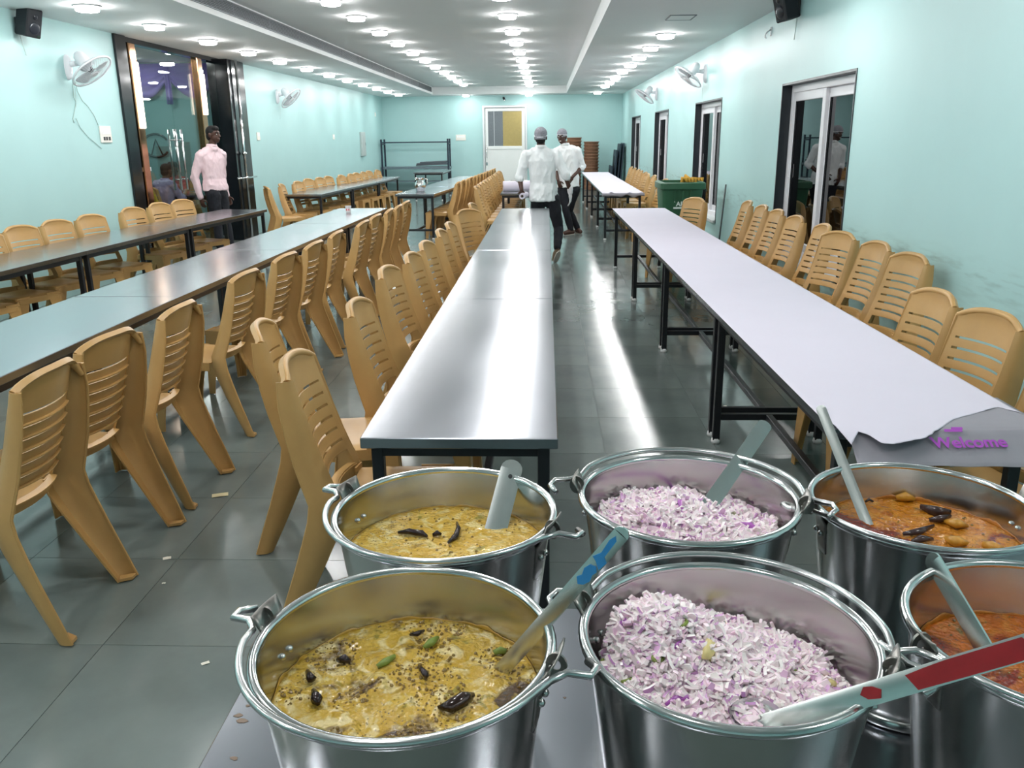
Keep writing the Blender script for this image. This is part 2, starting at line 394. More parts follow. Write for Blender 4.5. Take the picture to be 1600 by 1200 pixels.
# right wall with four windows
WINS = [(7.08, 9.24), (12.33, 14.46), (17.60, 19.75), (22.75, 24.95)]
WZ0, WZ1 = 0.42, 2.13
rm = MB(); y = YB
for a, b in WINS:
    rm.box(*slab(XR, XR+.22, y, a, 0, ZC)); rm.box(*slab(XR, XR+.22, a, b, 0, WZ0)); rm.box(*slab(XR, XR+.22, a, b, WZ1, ZC)); y = b
rm.box(*slab(XR, XR+.22, y, YF, 0, ZC))
struct('wall_right', rm, 'wall_scuffed')
for n, (a, b) in enumerate(WINS):
    wt = thing('window_%d' % (n+1), kind='structure', loc=(XR, (a+b)/2, WZ0))
    W = b-a; Hh = WZ1-WZ0; d = .125
    MB().box((.06, -W/2+.010, Hh/2), (.135, .02, Hh)).box((.06, W/2-.010, Hh/2), (.135, .02, Hh)).box((.06, 0, Hh-.010), (.135, W-.04, .02)).build('reveal', 'window_stone', wt)
    MB().box((.055, 0, .022), (.19, W-.045, .044), ch=.006).build('window_sill', 'sill_white', wt)
    fr = MB(); z0 = .044; z1 = Hh-.02; hw = W/2-.02
    for yy in (-hw+.03, hw-.03): fr.box((d+.01, yy, (z0+z1)/2), (.09, .06, z1-z0), ch=.004)
    for zz in (z0+.03, z1-.035): fr.box((d+.01, 0, zz), (.09, 2*hw-.12, .07), ch=.004)
    fr.build('frame', 'upvc', wt)
    for sgn, dx in ((1, 0.0), (-1, 0.035)):
        y0, y1 = (-.035, hw-.06) if sgn > 0 else (-hw+.06, .035)
        sa = MB(); zz0, zz1 = z0+.06, z1-.07; sw = .085
        for yy in (y0+sw/2, y1-sw/2): sa.box((d-.012+dx, yy, (zz0+zz1)/2), (.035, sw, zz1-zz0), ch=.005)
        for zz in (zz0+sw/2, zz1-sw/2): sa.box((d-.012+dx, (y0+y1)/2, zz), (.035, y1-y0-2*sw, sw), ch=.005)
        so = sa.build('sash', 'upvc', wt)
        MB().box((d-.012+dx, (y0+y1)/2, (zz0+zz1)/2), (.006, y1-y0-2*sw+.01, zz1-zz0-2*sw+.01)).build('pane', 'pane_night', so)
        gk = MB()
        for yy in (y0+sw+.004, y1-sw-.004): gk.box((d-.022+dx, yy, (zz0+zz1)/2), (.008, .008, zz1-zz0-2*sw))
        gk.build('gasket', 'dark_gasket', so)
    MB().box((d-.035, hw-.06-.04, Hh*.5), (.02, .025, .14), ch=.006).build('latch', 'upvc', wt)

# far door
dt = thing('door_1', kind='structure', loc=((DX0+DX1)/2, YF, 0)); W = DX1-DX0
fr = MB()
for sx in (-1, 1): fr.box((sx*(W/2-.035), -.01, DZ/2), (.07, .12, DZ), ch=.006)
fr.box((0, -.01, DZ-.035), (W-.14, .12, .07), ch=.006); fr.build('frame', 'door_alu', dt)
lf = MB(); LW = W-.15
for sx in (-1, 1): lf.box((sx*(LW/2-.05), .0, (DZ-.07)/2), (.10, .05, DZ-.09), ch=.005)
for zz, hh in ((DZ-.13, .10), (1.30, .10), (.09, .16)): lf.box((0, .0, zz), (LW-.2, .05, hh), ch=.005)
lf.build('leaf_frame', 'door_white', dt)
MB().box((0, .005, .71), (LW-.19, .03, 1.10)).build('lower_panel', 'door_white', dt)
sp = -LW/2+.10; ew = LW-.2
MB().box((sp+ew*.22, .005, 1.92), (ew*.44, .012, 1.16)).build('pane', 'pane_frost', dt)
MB().box((sp+ew*.72, .005, 1.92), (ew*.56, .012, 1.16)).build('pane', 'pane_olive', dt)
MB().box((sp+ew*.18, -.004, 1.92), (.012, .014, 1.16)).build('glazing_bar', 'door_alu', dt)
MB().tube([(-LW/2+.05, -.03, .98), (-LW/2+.05, -.09, 1.0), (-LW/2+.05, -.09, 1.34), (-LW/2+.05, -.03, 1.36)], .012, 8).build('handle', 'chrome', dt, True)
MB().box((-LW/2+.04, -.03, .80), (.05, .02, .10), ch=.004).build('lock', 'chrome', dt)

# glass entrance in the left wall: granite piers, copper strips, panes, handles
ge = thing('door_2', kind='structure', loc=(XL, 0, 0))
MB().box((-.10, GY0+.14, ZC/2), (.26, .28, ZC), ch=.004).build('granite_pier', 'black_granite', ge)
MB().box((-.06, 14.72, ZC/2), (.34, .76, ZC), ch=.004).build('granite_pier', 'black_granite', ge)
MB().box((-.10, (GY0+.28+14.34)/2, ZC-.03), (.16, 14.34-GY0-.28, .06)).build('head_rail', 'black_granite', ge)
for yy, zz in ((11.36, 1.80), (13.55, 2.02)):
    MB().box((-.08, yy, ZC/2-.02), (.10, .18, ZC-.05), ch=.01).build('copper_strip', 'copper', ge)
    MB().box((-.035, yy, (zz+2.62)/2), (.090, .10, 2.62-zz), ch=.012).build('reflection_glow', 'copper_reflection_glow', ge)  # bright reflection on the copper, added as a glowing block; not a lamp
for a, b in ((11.09, 11.28), (11.45, 12.50), (12.53, 13.46), (13.64, 14.33)):
    MB().box((-.10, (a+b)/2, ZC/2-.03), (.012, b-a, ZC-.08)).build('pane', 'pane_clear', ge)
for yy in (12.42, 12.62):
    for sx in (-.05, .05):
        hd = MB().tube([(-.10+sx, yy, .95), (-.10+sx, yy, 1.80)], .016, 10)
        hd.build('handle', 'chrome', ge, True)
    MB().tube([(-.17, yy, 1.10), (-.03, yy, 1.10)], .010, 8).tube([(-.17, yy, 1.65), (-.03, yy, 1.65)], .010, 8).build('handle_bolt', 'chrome', ge, True)
for zz in (.72, 1.28):
    MB().bar((-.08, 11.09, zz), (-.08, 11.55, zz), .03, .05).build('patch_fitting', 'door_alu', ge)
MB().tube([(.16, 14.60, 0.02), (.16, 14.60, ZC)], .022, 10).build('steel_post', 'chrome', ge, True)
MB().tube([(.10, 14.34, 1.02), (.16, 14.60, 1.02), (.16, 15.12, 1.02)], .016, 8).ball((.16, 14.60, 1.02), .035).ball((.16, 14.60, 1.42), .04).build('steel_clamp', 'chrome', ge, True)

# neighbouring room seen through the glass
NX0, NY0, NY1, NZ = -10.4, 8.6, 17.2, 3.10
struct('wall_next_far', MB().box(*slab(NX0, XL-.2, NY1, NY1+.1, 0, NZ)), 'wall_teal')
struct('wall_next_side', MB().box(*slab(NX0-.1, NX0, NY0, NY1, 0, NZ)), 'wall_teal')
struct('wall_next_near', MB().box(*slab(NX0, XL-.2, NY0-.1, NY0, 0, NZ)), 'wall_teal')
struct('ceiling_next', MB().box(*slab(NX0, XL-.02, NY0, NY1, NZ, NZ+.05)).box(*slab(XL-.2, XL, GY0, GY1, ZC, NZ)), 'ceiling_white')
struct('floor_next', MB().box(*slab(NX0, XL, NY0, NY1, -.003, 0)), 'kota_stone')

# ------------------------------------------------------------------ ceiling downlights
def downlight(name, x, y, z, label, group, r=.105):
    t = thing(name, label, 'ceiling light', (x, y, z), group=group)
    if 'lamp' not in TM:
        TM['lamp'] = True
        a = MB().lathe([(r+.004, 0), (r+.022, -.003), (r+.026, -.012), (r+.012, -.018), (r, -.014), (r+.004, 0)], 28).build('trim_ring', 'trim_white', t, True)
        lm = MB().lathe([(0.001, -.058), (r*.8, -.058), (r*.96, -.053), (r, -.044)], 28); lm.cur = 1; lm.lathe([(r, -.044), (r, -.012)], 28)
        b = lm.build('diffuser', ['tray_lamp', 'tray_lamp_side'], t, True, fix=False)
        TM['lamp_a'], TM['lamp_b'] = a.data, b.data
    else:
        for nm, k in (('trim_ring', 'lamp_a'), ('diffuser', 'lamp_b')):
            o = bpy.data.objects.new(nm, TM[k]); COL.objects.link(o); o.parent = t
    return t
def rowlights(pix, x, z, extra, desc, group):
    ys = sorted([at_z(u, v, z).y for u, v in pix]+extra, reverse=True)
    for i, y in enumerate(ys):
        downlight('ceiling_downlight', x, min(y, YF-.2), z, 'round white downlight, %s from the far wall, in the %s' % (ORD[i], desc), group)
near = [7.15, 5.55, 3.95, 2.35, .75, -.85]
rowlights([(152,8),(256,38),(333,62),(394,80),(441,94),(480,106),(512,116),(539,124),(562,131),(582,137),(599,142),(614,147)], -4.40, ZC, near, 'row beside the left wall', 'downlights beside the left wall')
rowlights([(517,0),(563,25),(597,48),(624,66),(646,81),(664,93),(679,103),(692,112),(703,119),(712,125),(721,131)], -2.38, ZT, [8.4, 6.8, 5.2, 3.6, 2.0, .4], 'left row of the raised tray', 'downlights in the left of the tray')
rowlights([(795,22),(801,47),(807,65),(811,80),(815.5,92),(818.5,102),(821,111),(823,119),(825,126),(826,132)], -.48, ZT, [9.9, 8.3, 6.7, 5.1, 3.5, 1.9, .3], 'centre row of the raised tray', 'downlights in the middle of the tray')
rowlights([(1036,53),(1014,73),(998,88),(984,100),(972,110.5),(962,120),(954,127.5),(947,133.5),(935,143.5)], 1.55, ZC, [7.0, 3.8, .6], 'row along the right border', 'downlights along the right wall')
downlight('ceiling_downlight', -2.48, 27.62, ZC, 'round downlight tight against far wall, left of the door', 'downlights against the far wall')
downlight('ceiling_downlight', -.53, 27.62, ZC, 'round downlight tight against far wall, right of the door', 'downlights against the far wall')
for i, (x, y) in enumerate([(-6.3, 12.2), (-6.3, 15.0), (-7.7, 11.0), (-7.7, 13.8), (-9.0, 15.4), (-7.7, 16.2), (-6.3, 10.2)]):
    downlight('ceiling_downlight', x, y, NZ, 'round downlight in neighbouring room behind glass, %s of seven' % ORD[i], 'downlights behind the glass')

# air grille sections in the left face of the tray
gy = [.0+2.6*k for k in range(11)]
for k in range(10):
    y0, y1 = gy[k]+.9, gy[k+1]+.9
    g = thing('air_grille', 'long grey slotted air grille in tray edge, %s section from the far end' % ORD[9-k], 'vent', (TX0, (y0+y1)/2, ZC+.06), group='air grille sections')
    L = y1-y0
    MB().box((.003, 0, .07), (.006, L-.004, .135)).build('backing', 'grille_dark', g)
    fr = MB()
    for zz in (.005, .135): fr.box((.010, 0, zz), (.014, L-.004, .010))
    for yy in (-L/2+.006, 0, L/2-.006): fr.box((.010, yy, .07), (.014, .010, .12))
    fr.build('frame', 'grille_grey', g)
    for q in range(7):
        sm = MB().bar((.012, -L/2+.012, .020+q*.0165), (.012, L/2-.012, .020+q*.0165), .014, .005)
        sm.build('slat', 'grille_grey', g)
# access hatch
h = thing('ceiling_hatch', 'flush white rectangular access hatch in the right ceiling border', 'hatch', (1.50, 10.24, ZC))
fm = MB()
for sx in (-1, 1): fm.box((sx*.14, 0, -.004), (.012, .40, .008))
for sy in (-1, 1): fm.box((0, sy*.20, -.004), (.292, .012, .008))
fm.build('frame', 'grille_grey', h); MB().box((0, 0, -.003), (.262, .382, .005)).build('panel', 'ceiling_white', h)

# ------------------------------------------------------------------ plastic chair
CH = [  # z, inner-front edge (x, y), outer-rear edge (x, y)
    (.885, .166, -.292, .187, -.330), (.80, .168, -.268, .198, -.328), (.70, .170, -.240, .206, -.312), (.60, .172, -.208, .213, -.290), (.52, .174, -.178, .219, -.266),
    (.46, .176, -.150, .223, -.248), (.40, .180, -.150, .226, -.256), (.32, .188, -.182, .230, -.280), (.22, .197, -.228, .233, -.312), (.10, .206, -.285, .236, -.354), (.006, .212, -.332, .238, -.386)]
def back_y(x, z):
    zs = [c[0] for c in CH][::-1]; ys = [c[2] for c in CH][::-1]
    for i in range(len(zs)-1):
        if z <= zs[i+1]: k = (z-zs[i])/(zs[i+1]-zs[i]); break
    else: i = len(zs)-2; k = 1
    return ys[i]+k*(ys[i+1]-ys[i]) - .040*(1-(x/.17)**2)
def chair_rear_leg(sx):
    m = MB(); T = .007
    # flared outer wing
    F = [Vector((sx*c[1], c[2], c[0])) for c in CH]; Rr = [Vector((sx*c[3], c[4], c[0])) for c in CH]
    def wing(u, v):
        k = u*(len(CH)-1); i = min(int(k), len(CH)-2); q = k-i
        a = F[i].lerp(F[i+1], q); b = Rr[i].lerp(Rr[i+1], q); p = a.lerp(b, v)
        bulge = .010*math.sin(PI*v); return p+Vector((sx*bulge, bulge*.6, 0))
    m.sheet(wing, 20, 4, T if sx > 0 else -T)
    # inward flange of the leg below the seat
    I0 = 5
    def fl_(u, v):
        k = I0+u*(len(CH)-1-I0); i = min(int(k), len(CH)-2); q = k-i
        a = F[i].lerp(F[i+1], q); wd = .060*(1-u)+.030*u
        return a+Vector((-sx*wd*v, -.012*v, .0))
    m.sheet(fl_, 10, 2, -T if sx > 0 else T)
    # rolled outer rear lip
    m.tube([r_+Vector((sx*.002, -.002, 0)) for r_ in Rr], [.0055]*len(Rr), 6)
    # closed foot
    m.add([F[-1]+Vector((0, 0, .012)), Rr[-1]+Vector((0, 0, .012)), Rr[-1]+Vector((-sx*.035, 0, .012)), F[-1]+Vector((-sx*.03, -.012, .012)), F[-1], Rr[-1], Rr[-1]+Vector((-sx*.035, 0, 0)), F[-1]+Vector((-sx*.03, -.012, 0))],
          [(0, 1, 2, 3), (7, 6, 5, 4), (0, 4, 5, 1), (1, 5, 6, 2), (2, 6, 7, 3), (3, 7, 4, 0)])
    return m
def chair_front_leg(sx):
    m = MB(); T = .007
    top, bot = .435, .004
    def out(u, v):   # outer side face
        z = top+(bot-top)*u; w_ = .085*(1-u)**1.6+.040
        return (sx*(.205+.012*u), .205+.012*u-w_*v, z)
    def frt(u, v):
        z = top+(bot-top)*u; w_ = .085*(1-u)**1.6+.040
        return (sx*(.205+.012*u-w_*v), .205+.012*u, z)
    m.sheet(out, 10, 1, T if sx > 0 else -T); m.sheet(frt, 10, 1, -T if sx > 0 else T)
    m.tube([(sx*(.203+.012*u), .203+.012*u, top+(bot-top)*u) for u in [k/8 for k in range(9)]], .008, 8)
    return m
def chair_seat():
    m = MB(); n = 14
    def top(u, v):
        x = (u-.5)*.425; y = -.150+v*.37
        e = max(abs(u-.5)*2, 0); ed = max(0, v-.80)/.20; es = max(0, e-.86)/.14
        wx = 1-.06*max(0, .25-v)/.25
        z = .440 - .014*math.exp(-((x/.15)**2+((y-.02)/.14)**2)) - .016*ed**2 - .012*es**2
        rx = x*wx
        return (rx, y, z)
    m.sheet(top, n, 12, .007)
    # skirt
    pts = [(-.205, -.14), (-.211, 0), (-.211, .13), (-.206, .195), (-.185, .217), (0, .224), (.185, .217), (.206, .195), (.211, .13), (.211, 0), (.205, -.14)]
    def sk(u, v):
        k = u*(len(pts)-1); i = min(int(k), len(pts)-2); q = k-i
        x = pts[i][0]+(pts[i+1][0]-pts[i][0])*q; y = pts[i][1]+(pts[i+1][1]-pts[i][1])*q
        return (x*1.01, y, .425-.045*v)
    m.sheet(sk, 20, 1, .006)
    return m
def topz(x): return .926-.046*abs(x/.185)**3.0
SLZ = [.4925+k*.0425 for k in range(7)]      # slot lines
def chair_back():
    m = MB()
    zt0 = .800
    def top(u, v):
        x = (u-.5)*2*.172; zt = topz(x); z = zt0+(zt-zt0)*v
        return (x, back_y(x, min(z, .885)), z)
    m.sheet(top, 16, 5, -.008)
    # rolled rim over the top
    rim = [(x, back_y(min(max(x, -.17), .17), .885)-.010, topz(x)-.004) for x in [(-1+2*k/16)*.178 for k in range(17)]]
    m.tube(rim, .0135, 8)
    rim2 = [(x, back_y(min(max(x, -.17), .17), .87)-.030, topz(x)-.008) for x in [(-1+2*k/16)*.186 for k in range(17)]]
    m.sheet(lambda u, v: Vector(rim[int(round(u*16))]).lerp(Vector(rim2[int(round(u*16))]), v)+Vector((0, 0, .010*(1-v))), 16, 1, .007)
    for s in (-1, 1): m.chain([(s*.160, back_y(.160, .885)-.012, topz(.160)-.006), (s*.177, -.312, .874), (s*.187, -.322, .845)], [.0135, .0145, .010], 8)
    for s in (-1, 1):   # side strips
        def st(u, v):
            z = .43+(zt0+.01-.43)*u; x = s*(.146+.030*v); return (x, back_y(x, z), z)
        m.sheet(st, 8, 1, .008 if s > 0 else -.008)
    def bt(u, v):
        x = (u-.5)*2*.150; z = .425+.040*v; return (x, back_y(x, z)+.004, z)
    m.sheet(bt, 10, 1, -.008)
    # ledge under the lowest opening
    m.sheet(lambda u, v: ((u-.5)*.30, back_y((u-.5)*.30, .465)-.030*v, .465-.003*v), 10, 1, .006)
    return m
def chair_slat(k):
    m = MB(); z0 = .525+k*.046; z1 = z0+.036
    m.sheet(lambda u, v: ((u-.5)*.300, back_y((u-.5)*.300, z0+(z1-z0)*v), z0+(z1-z0)*v), 10, 1, -.006)
    m.sheet(lambda u, v: ((u-.5)*.300, back_y((u-.5)*.300, z0)-.018*v, z0+.001-.004*v), 10, 1, .005)
    return m
proto = thing('plastic_chair', 'x', 'chair')
cs = chair_seat().build('seat', 'chair_plastic', proto, True, ang=40)
cb = chair_back().build('backrest', 'chair_plastic', proto, True, ang=50)
for k in range(6): chair_slat(k).build('slat', 'chair_plastic', cb, True, ang=35)
for s in (-1, 1): chair_rear_leg(s).build('leg', 'chair_plastic', proto, True, ang=45)
for s in (-1, 1): chair_front_leg(s).build('leg', 'chair_plastic', proto, True, ang=45)
USED = [False]
def chair(x, y, face, label, group, jit=True):
    """face = heading in degrees the sitter looks (0 = +Y away from camera, 90 = -X left, -90 = +X right)"""
    if not USED[0]: o = proto; USED[0] = True
    else: o = copy_tree(proto)
    o.location = (x, y, 0); o.rotation_euler = (0, 0, math.radians(face)); o['label'] = label; o['category'] = 'chair'; o['group'] = group
    return o
def by_back(xb, yb, face, label, group):   # place by the middle of the top of its back
    a = math.radians(face); off = .300; xb *= .97; yb *= .97
    return chair(xb-math.sin(a)*off, yb+math.cos(a)*off, face, label, group)
# row A: right of the long left table, backs to the camera
rowA = [(-1.75, 2.77, 90), (-1.79, 3.28, 82), (-1.76, 3.90, 88), (-1.79, 4.92, 83), (-1.78, 5.70, 82), (-1.76, 6.36, 84), (-1.77, 7.10, 88), (-1.73, 7.98, 86), (-1.74, 8.65, 84), (-1.73, 9.34, 90), (-1.72, 9.86, 90), (-1.73, 10.50, 86)]
for i, (x, y, a) in enumerate(rowA):
    by_back(x, y, a, 'tan plastic chair with its back to camera, %s from camera along the left steel table' % ORD[i], 'chairs along the left steel table')
# row B: left of the central table
rowB = [(-.88, 2.90, -88), (-1.18, 3.46, -80), (-.88, 3.95, -92), (-.93, 5.02, -96), (-.88, 5.64, -94), (-.87, 6.28, -96), (-.86, 7.12, -92), (-.85, 7.72, -92), (-.82, 9.12, -128), (-.84, 10.02, -95)]
for i, (x, y, a) in enumerate(rowB):
    by_back(x, y, a, 'tan plastic chair pushed up to central steel table, %s from the camera' % ORD[i], 'chairs along the central table')
# row C: along the right wall
rowC = [(1.90, 2.98, 100), (1.89, 3.62, 104), (1.88, 4.14, 97), (2.30, 5.46, 103), (2.32, 6.08, 98), (2.27, 6.72, 112), (2.33, 7.32, 90), (2.32, 8.10, 96), (2.33, 8.80, 94), (2.32, 9.38, 92), (2.31, 10.02, 90), (1.80, 10.56, 122)]
for i, (x, y, a) in enumerate(rowC):
    by_back(x, y, a, 'tan plastic chair facing paper-covered table by right wall, %s from the camera' % ORD[i], 'chairs along the right wall')
# row D: along the left wall
rowD = [(-4.82, 5.30, -106), (-4.84, 5.92, -106), (-4.82, 6.52, -106), (-4.82, 7.12, -108), (-4.84, 7.70, -106), (-4.82, 8.26, -106), (-4.78, 8.84, -108), (-4.78, 9.78, -106), (-4.78, 10.48, -106), (-4.72, 11.02, -112)]
for i, (x, y, a) in enumerate(rowD):
    by_back(x, y, a, 'tan plastic chair between left wall and steel table, %s from the glass entrance' % ORD[len(rowD)-1-i], 'chairs along the left wall')
D2 = [(418,292,-62),(441,288,-84),(466,284,-100),(482,280,-106),(494,279,-104),(507,277,-104),(533,274,-100),(544,273,-100),(554,271,-104),(567,269,-98),(577,267,-100),(588,266,-98)]
lastd = 0
for i, (u, v, a) in enumerate(D2):
    p = at_z(u, v+1.5, .905); p.y = max(p.y, lastd+.52); lastd = p.y
    by_back(max(p.x, -4.80)/.97, p.y/.97, a, 'tan plastic chair beside the far left table, %s counted from the glass entrance' % ORD[i], 'chairs along the far left table')
# far groups
for i in range(12):
    y = 14.55+i*.53+(.12 if i > 0 else 0); by_back((-1.50+.024*i)/.97, y/.97, 90+rnd.uniform(-4, 4), 'brown plastic chair packed along the far table with the jug, %s from the jug' % ORD[i], 'packed chairs along the jug table')
for i in range(12):
    y = 13.10+i*.53; by_back((-1.03+.004*i)/.97, y/.97, -92+rnd.uniform(-4, 4), 'tan plastic chair packed along the far table of paper rolls, %s nearest the camera' % ORD[i], 'packed chairs along the paper roll table')
C2 = [(1.72, 14.0, 100), (1.86, 14.75, 96), (1.85, 16.2, 92), (1.80, 16.9, 96), (1.84, 17.6, 92), (1.84, 18.35, 92), (1.86, 19.1, 92), (1.86, 19.9, 92), (1.86, 20.7, 92)]
for i, (x, y, a) in enumerate(C2):
    by_back((x+.14)/.97, y/.97, a, 'tan plastic chair beside the far paper-covered table, %s counted from the green bin' % ORD[i], 'chairs along the far right table')

# ------------------------------------------------------------------ steel tables
TBL = {}
def table(p0, p1, wd, label, group, z=.75, edge=.036):
    """p0, p1: middle of the two short ends"""
    p0 = Vector(p0+(0,)); p1 = Vector(p1+(0,)); L = round((p1-p0).length-.006, 3); d = (p1-p0)
    t = thing('steel_table', label, 'table', (p0+p1)/2, math.atan2(-d.x, d.y), group)
    key = (L, wd, z)
    if key not in TBL:
        parts = []
        top = MB(); top.cur = 0; top.box((0, 0, z-edge/2), (wd, L, edge), ch=.003)
        parts.append(('tabletop', top, 'steel_top'))
        lx, ly = wd/2-.045, L/2-.055; hz = z-edge
        for sy in (-1, 1):
            for sx in (-1, 1): parts.append(('leg', MB().box((sx*lx, sy*ly, hz/2+.010), (.038, .038, hz-.022), ch=.003), 'table_leg'))
            parts.append(('stretcher', MB().box((0, sy*ly, .155), (2*lx-.038, .034, .034), ch=.002), 'table_leg'))
        parts.append(('stretcher', MB().box((0, 0, .155), (.034, 2*ly-.036, .034), ch=.002), 'table_leg'))
        parts.append(('apron', MB().box((0, ly, hz-.02), (2*lx-.038, .03, .038)).box((0, -ly, hz-.02), (2*lx-.038, .03, .038)).box((lx, 0, hz-.02), (.03, 2*ly-.038, .038)).box((-lx, 0, hz-.02), (.03, 2*ly-.038, .038)), 'table_leg'))
        TBL[key] = [(n, m.build(n, mm, None), (lx, ly)) for n, m, mm in parts]
        for n, o, _ in TBL[key]: o.parent = t
        TBL[key] = [(n, o.data, q) for n, o, q in TBL[key]]
        legs = [o for o in t.children if o.name.startswith('leg')]
        cap = MB().lathe([(.0, .0), (.022, 0), (.026, .012), (.022, .030), (.0, .030)], 12).build('foot_cap', 'foot_cap', legs[0], True)
        TBL['cap'] = cap.data; first = True
    else:
        for n, me, q in TBL[key]:
            o = bpy.data.objects.new(n, me); COL.objects.link(o); o.parent = t
        first = False
    lx, ly = TBL[key][0][2]
    k = 0
    for o in list(t.children):
        if o.name.startswith('leg'):
            sx, sy = ((-1, -1), (1, -1), (-1, 1), (1, 1))[k]; k += 1
            if first and o.children: c = o.children[0]
            else:
                c = bpy.data.objects.new('foot_cap', TBL['cap']); COL.objects.link(c); c.parent = o
            c.location = (sx*lx, sy*ly, 0)
    return t
def trow(cols, wd, names, group):
    for i in range(len(cols)-1):
        table(cols[i], cols[i+1], wd, names(i), group)
trow([(-.272, 2.463), (-.270, 4.815), (-.268, 6.985), (-.268, 9.09), (-.265, 11.17)], .62, lambda i: 'shiny bare steel table in the central row, %s section from the camera' % ORD[i], 'central steel tables')
trow([(-2.50, 2.72), (-2.52, 4.93), (-2.50, 7.10), (-2.475, 9.34), (-2.44, 11.42)], .65, lambda i: 'bare steel table in the second row from the left wall, %s section from camera' % ORD[i], 'second row steel tables')
trow([(-4.28, 5.0), (-4.24, 7.12), (-4.20, 9.27), (-4.04, 11.40)], .62, lambda i: 'bare steel table in the row nearest left wall, %s section from camera' % ORD[i], 'left wall steel tables')
trow([(1.235, 2.56), (1.222, 4.52), (1.210, 6.58), (1.195, 8.74), (1.175, 10.98)], .65, lambda i: 'steel table under white paper in right row, %s section from the camera' % ORD[i], 'right row tables')
trow([(-4.10, 14.42), (-4.02, 16.55), (-3.92, 18.70), (-3.86, 20.85)], .66, lambda i: 'far bare steel table beside left wall, %s section from the glass entrance' % ORD[i], 'far left tables')
trow([(-2.17, 14.20), (-2.02, 16.35), (-1.90, 18.50), (-1.78, 20.65)], .66, lambda i: 'far steel table %s' % ['carrying the steel jug', 'just behind the one with the jug', 'furthest behind the one with the jug'][i], 'far jug tables')
trow([(-.40, 14.20), (-.40, 16.35), (-.40, 18.50)], .70, lambda i: 'far steel table %s' % ['carrying the white paper rolls', 'behind the one carrying paper rolls'][i], 'far paper roll tables')
trow([(1.24, 13.95), (1.24, 16.05), (1.24, 18.15), (1.235, 20.2), (1.23, 22.25)], .64, lambda i: 'steel table under white paper in far right row, %s from the green bin' % ORD[i], 'far right tables')
table((-3.15, 23.2), (-3.15, 25.3), .8, 'small bare steel table in front of far wall rack', 'tables by the rack')
# serving table under the buckets
SZ = .75
sv = thing('serving_table', 'grey steel serving table carrying the six buckets', 'table', (.56, 1.02, 0))
MB().box((0, 0, SZ-.018), (2.16, .935, .036), ch=.003).build('tabletop', 'serving_top' if 'serving_top' in M else 'steel_top', sv)
for sx in (-1, 1):
    for sy in (-1, 1):
        lg = MB().box((sx*1.0, sy*.41, .36), (.04, .04, .706), ch=.003).build('leg', 'table_leg', sv)
        MB().lathe([(0, 0), (.022, 0), (.026, .012), (0, .012)], 12, (sx*1.0, sy*.41, 0)).build('foot_cap', 'foot_cap', lg)
    MB().box((sx*1.0, 0, .155), (.034, .78, .034)).build('stretcher', 'table_leg', sv)
MB().box((0, 0, .155), (1.96, .034, .034)).build('stretcher', 'table_leg', sv)

